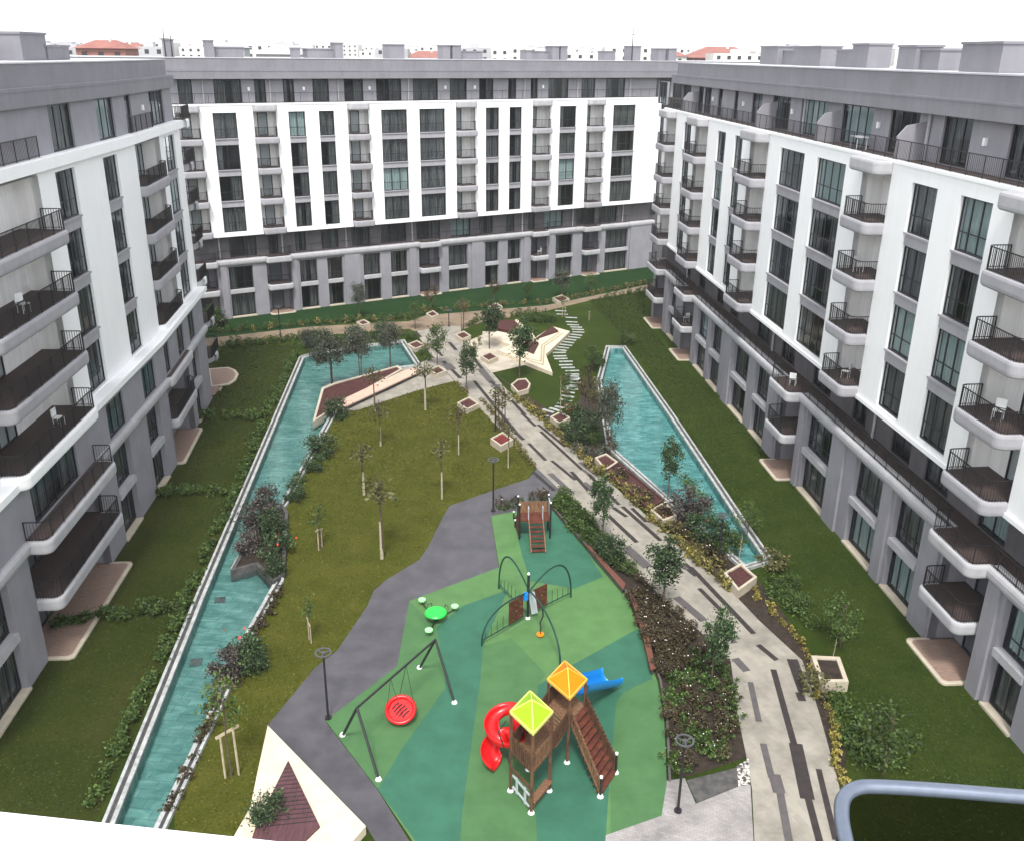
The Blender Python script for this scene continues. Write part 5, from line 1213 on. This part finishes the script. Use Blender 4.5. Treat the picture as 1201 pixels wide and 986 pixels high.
# ------------------------------------------------------------------ grass blades over the lawns (uncountable)
M['gb1']=leafmat('lawn_blades',[(0,(.034,.040,.005)),(.5,(.060,.068,.008)),(.9,(.095,.092,.016)),(1,(.15,.13,.035))],.8)
M['gb2']=leafmat('garden_blades',[(0,(.022,.038,.005)),(.5,(.036,.060,.008)),(.9,(.055,.080,.012)),(1,(.08,.10,.02))],.8)
def blades(poly,n,m,name,seed,s=.065):
    rg=random.Random(seed); xs=[p[0] for p in poly]; ys=[p[1] for p in poly]; V_=[];F_=[]; k=0
    while k<n:
        x=rg.uniform(min(xs),max(xs)); y=rg.uniform(min(ys),max(ys)); c=False
        for i in range(len(poly)):
            a,b=poly[i],poly[(i+1)%len(poly)]
            if (a[1]>y)!=(b[1]>y) and x<(b[0]-a[0])*(y-a[1])/(b[1]-a[1])+a[0]: c=not c
        if not c: k+=.2; continue
        k+=1; t_=rg.uniform(0,6.283); w=s*rg.uniform(.5,1.4)*(1+max(0,y-45)/90); dx,dy=math.cos(t_)*w,math.sin(t_)*w; lx,ly=rg.gauss(0,.6)*w,rg.gauss(0,.6)*w
        b0=len(V_); V_+=[(x-dx*.6,y-dy*.6,.006),(x+dx*.6,y+dy*.6,.006),(x+lx+dx*.3,y+ly+dy*.3,w*.55)]; F_.append((b0,b0+1,b0+2))
    me=bpy.data.meshes.new(name); me.from_pydata(V_,[],F_); me.materials.append(M[m]); o=bpy.data.objects.new(name,me); COL.objects.link(o); tag(o,kind='stuff'); return o
tag(blades([(p.x,p.y) for p in GP(LAWN_C)],60000,'gb1','lawn_grass',1),'short olive grass growing on the big central lawn','grass')
tag(blades([(p.x,p.y) for p in (G(116,955),G(228,700),G(350,418),G(346,404),G(250,408),G(250,440),G(214,545),G(158,655),G(60,750),G(0,835),G(-60,950))],50000,'gb2','garden_grass',2),'short dark green grass in the left gardens','grass')
tag(blades([(p.x,p.y) for p in (G(740,404),G(790,487),G(845,572),G(872,612),G(912,670),G(945,720),G(990,770),G(1000,850),G(1010,1000),G(1300,1000),G(1195,886),G(1120,800),G(1060,745),G(965,612),G(860,485),G(790,420),G(757,375),G(757,343),G(690,352))],70000,'gb2','garden_grass',3),'short green grass in the right gardens','grass')
# ------------------------------------------------------------------ things left on balconies
def chair_proto():
    t=thing('balcony_chair','x','chair'); bm=bmesh.new(); box(bm,-.22,.22,-.22,.22,.42,.46); obj('seat',bm,'lampw',t); bm=bmesh.new(); box(bm,-.22,.22,.20,.24,.5,.9); obj('backrest',bm,'lampw',t)
    for a in (-.19,.19):
        for b in (-.19,.19): bm=bmesh.new(); tube(bm,[(a,b,0),(a,b,.44)],.018,5); obj('leg',bm,'lampw',t)
    return t
CHP=chair_proto()
for F,s_,d_,z_,l in ((FR,21.4,.1,15.66,'white chair on a middle balcony of the right block'),(FR,6.4,.1,12.56,'white chair on the nearest right balcony, second from the bottom of the white wall'),(FR,21.0,.1,9.46,'white chair on the lowest white wall balcony in the middle of the right block'),(FL,2.,.2,9.46,'white chair on the lowest wide balcony of the left block'),(FL,.5,.2,15.66,'white chair on a high wide balcony of the left block'),(FR,28.5,.1,6.38,'white chair on the terrace bulge of the right block'),(FB,39.3,.05,3.34,'white chair on the small first floor balcony of the far block'),(FR,55.4,.1,3.34,'white chair on a far first floor balcony of the right block')):
    place(CHP,F.P(s_,d_,z_),random.uniform(0,6),1,l,'balcony chairs')
# ------------------------------------------------------------------ the town beyond
M['hroof']=mat('red_tile_roof',(.30,.13,.105),(.24,.10,.085),scale=.3,rough=.8); M['hwall']=mat('pale_house_wall',(.75,.72,.68),(.62,.6,.58),scale=.05); M['hgrey']=mat('grey_house_wall',(.42,.42,.44),(.35,.35,.37),scale=.05)
M['hill']=mat('far_hillside',(.16,.17,.15),(.12,.13,.11),scale=.02)
def house(px,pyt,dist,w,h,rf,label,group=None,dep=None,gable=False):
    r=ray(px,60); k=dist/r.y; w=w*dist/1085 if not group else w; x,y=r.x*k,dist; z1=ray(px,pyt); top=CH+z1.z*(dist/z1.y); dep=dep or w*.7
    z0=0 if not gable else 0
    t=thing('house' if rf else 'apartment_building',label,'house' if rf else 'building',(x,y,0),group)
    rh=w*.16 if rf else 0; bm=bmesh.new(); box(bm,x-w/2,x+w/2,y,y+dep,0,top-rh); wl=obj('wall',bm,h,t)
    if rf:
        bm=bmesh.new(); e=w*.06; A=[(x-w/2-e,y-e),(x+w/2+e,y-e),(x+w/2+e,y+dep+e),(x-w/2-e,y+dep+e)]; v=[bm.verts.new((a[0],a[1],top-rh)) for a in A]; r0=bm.verts.new((x-w*.22,y+dep/2,top)); r1=bm.verts.new((x+w*.22,y+dep/2,top))
        bm.faces.new((v[0],v[1],r1,r0)); bm.faces.new((v[1],v[2],r1)); bm.faces.new((v[2],v[3],r0,r1)); bm.faces.new((v[3],v[0],r0)); bm.faces.new(v[::-1]); ro=obj('roof',bm,rf,t)
        bm=bmesh.new(); box(bm,x+w*.08,x+w*.12,y+dep*.4,y+dep*.5,top-rh,top+w*.03); obj('chimney',bm,'hwall',ro)
    else:
        bm=bmesh.new(); box(bm,x-w*.15,x+w*.12,y+dep*.3,y+dep*.6,top+.01,top+1.6); obj('stair_tower',bm,h,t)
    n=max(2,int(w/4)); 
    bm=bmesh.new()
    for fz in range(1,4):
        for i in range(n):
            xx=x-w/2+w*(i+.5)/n; zz=top-rh-fz*3.1+.9
            quad(bm,(xx-.7,y-.05,zz),(xx+.7,y-.05,zz),(xx+.7,y-.05,zz+1.4),(xx-.7,y-.05,zz+1.4))
    obj('window_rows',bm,'frame',t)
house(14,56,230,60,'hwall','hroof','pale house with low red roof left of the big left chimney')
house(118,47,260,54,'hroof','hroof','large red tiled house rising above the left block roof')
house(172,55,330,40,'hgrey',None,'grey flat roofed building right of the large red tiled house')
house(500,60,420,46,'hwall','hroof','low house with a wide orange red roof behind the middle of the far block')
house(850,55,420,72,'hroof','hroof','wide dull red house above the far end of the right block')
house(332,53,250,60,'hgrey','hgrey','grey house with a tall pitched roof behind the left part of the far block')
house(268,50,190,34,'hgrey','hgrey','small grey dormer roof beside the far block chimneys')
house(1112,60,300,50,'hwall','hroof','red roofed house between the two biggest right chimneys')
house(1192,62,280,50,'hwall','hroof','house with a red roof at the far right skyline edge')
house(790,61,420,30,'hwall','hroof','small red roofed house left of the wide dull red one')
rg=random.Random(11); xs=sorted([rg.uniform(0,1200) for _ in range(190)])
for i,x in enumerate(xs):
    d=rg.uniform(380,1200); w=rg.uniform(14,30)*(d/600)**.5
    red=rg.random()<.2
    house(x,60.5+(x-600)*.0104-rg.uniform(-1.5,6.)*(900/d)**.3,d,w,'hwall' if rg.random()<.7 else 'hgrey','hroof' if red else None,'tiny red roofed house in the distant town beyond the blocks' if red else 'tiny pale flat roofed block in the distant town beyond the blocks','red roofed houses of the distant town' if red else 'pale blocks of the distant town')
# distant hills
bm=bmesh.new(); n=120
for lay,(R,h0,h1) in enumerate(((1700,10,28),(2600,10,42))):
    pr=None
    for i in range(n+1):
        a=R_(25+130*i/n); h=h0+(h1-h0)*(.5+.3*math.sin(a*9+lay*2)+.2*math.sin(a*23+1+lay)); 
        P=[Vector((math.cos(a)*(R-300),math.sin(a)*(R-300),-1)),Vector((math.cos(a)*R,math.sin(a)*R,h)),Vector((math.cos(a)*(R+300),math.sin(a)*(R+300),-1))]
        vs=[bm.verts.new(p) for p in P]
        if pr:
            for k in range(2): bm.faces.new((pr[k],vs[k],vs[k+1],pr[k+1]))
        pr=vs
tag(obj('hills',bm,'hill'),kind='structure')

if HAZE:
    m=bpy.data.materials.new('haze_air'); m.use_nodes=True; t_=m.node_tree; t_.nodes.remove(t_.nodes['Principled BSDF']); pv=t_.nodes.new('ShaderNodeVolumePrincipled'); pv.inputs['Density'].default_value=HAZE; pv.inputs['Color'].default_value=(.93,.94,.96,1); t_.links.new(pv.outputs[0],t_.nodes['Material Output'].inputs['Volume'])
    bm=bmesh.new(); box(bm,-3500,3500,-200,3400,-3,130); tag(obj('haze',bm,m),kind='stuff')
# ------------------------------------------------------------------ world, light, camera
w=bpy.data.worlds.new('World'); sc.world=w; w.use_nodes=True; t=w.node_tree; bg=t.nodes['Background']
sky=t.nodes.new('ShaderNodeTexSky'); sky.sky_type='NISHITA'; sky.sun_disc=False; sky.sun_elevation=R_(58); sky.sun_rotation=R_(184); sky.air_density=1; sky.dust_density=1; sky.altitude=0
hs=t.nodes.new('ShaderNodeHueSaturation'); hs.inputs['Saturation'].default_value=.15
t.links.new(sky.outputs[0],hs.inputs['Color']); t.links.new(hs.outputs[0],bg.inputs['Color']); bg.inputs['Strength'].default_value=.15
sl=bpy.data.lights.new('Sun','SUN'); sl.energy=1.5; sl.angle=R_(10); sl.color=(1,.97,.92); so=bpy.data.objects.new('Sun',sl); COL.objects.link(so)
el,az=R_(58),R_(184); dv=Vector((math.sin(az)*math.cos(el),math.cos(az)*math.cos(el),math.sin(el))); so.rotation_euler=dv.to_track_quat('Z','Y').to_euler(); so.location=(0,0,60)
cam=bpy.data.cameras.new('Camera'); co=bpy.data.objects.new('Camera',cam); COL.objects.link(co); sc.camera=co
cam.sensor_width=36; cam.lens=FP/1201*36; cam.clip_start=.1; cam.clip_end=6000
V=Vector((0,sP,cP)); X=Vector((1,0,0)); rt=X*cR-V*sR; up=X*sR+V*cR; fw=Vector((0,cP,-sP))
co.matrix_world=Matrix(((rt.x,up.x,-fw.x,0),(rt.y,up.y,-fw.y,0),(rt.z,up.z,-fw.z,CH),(0,0,0,1)))
sc.view_settings.view_transform='Standard'; sc.view_settings.look='None'; sc.view_settings.exposure=1.42; sc.view_settings.gamma=1
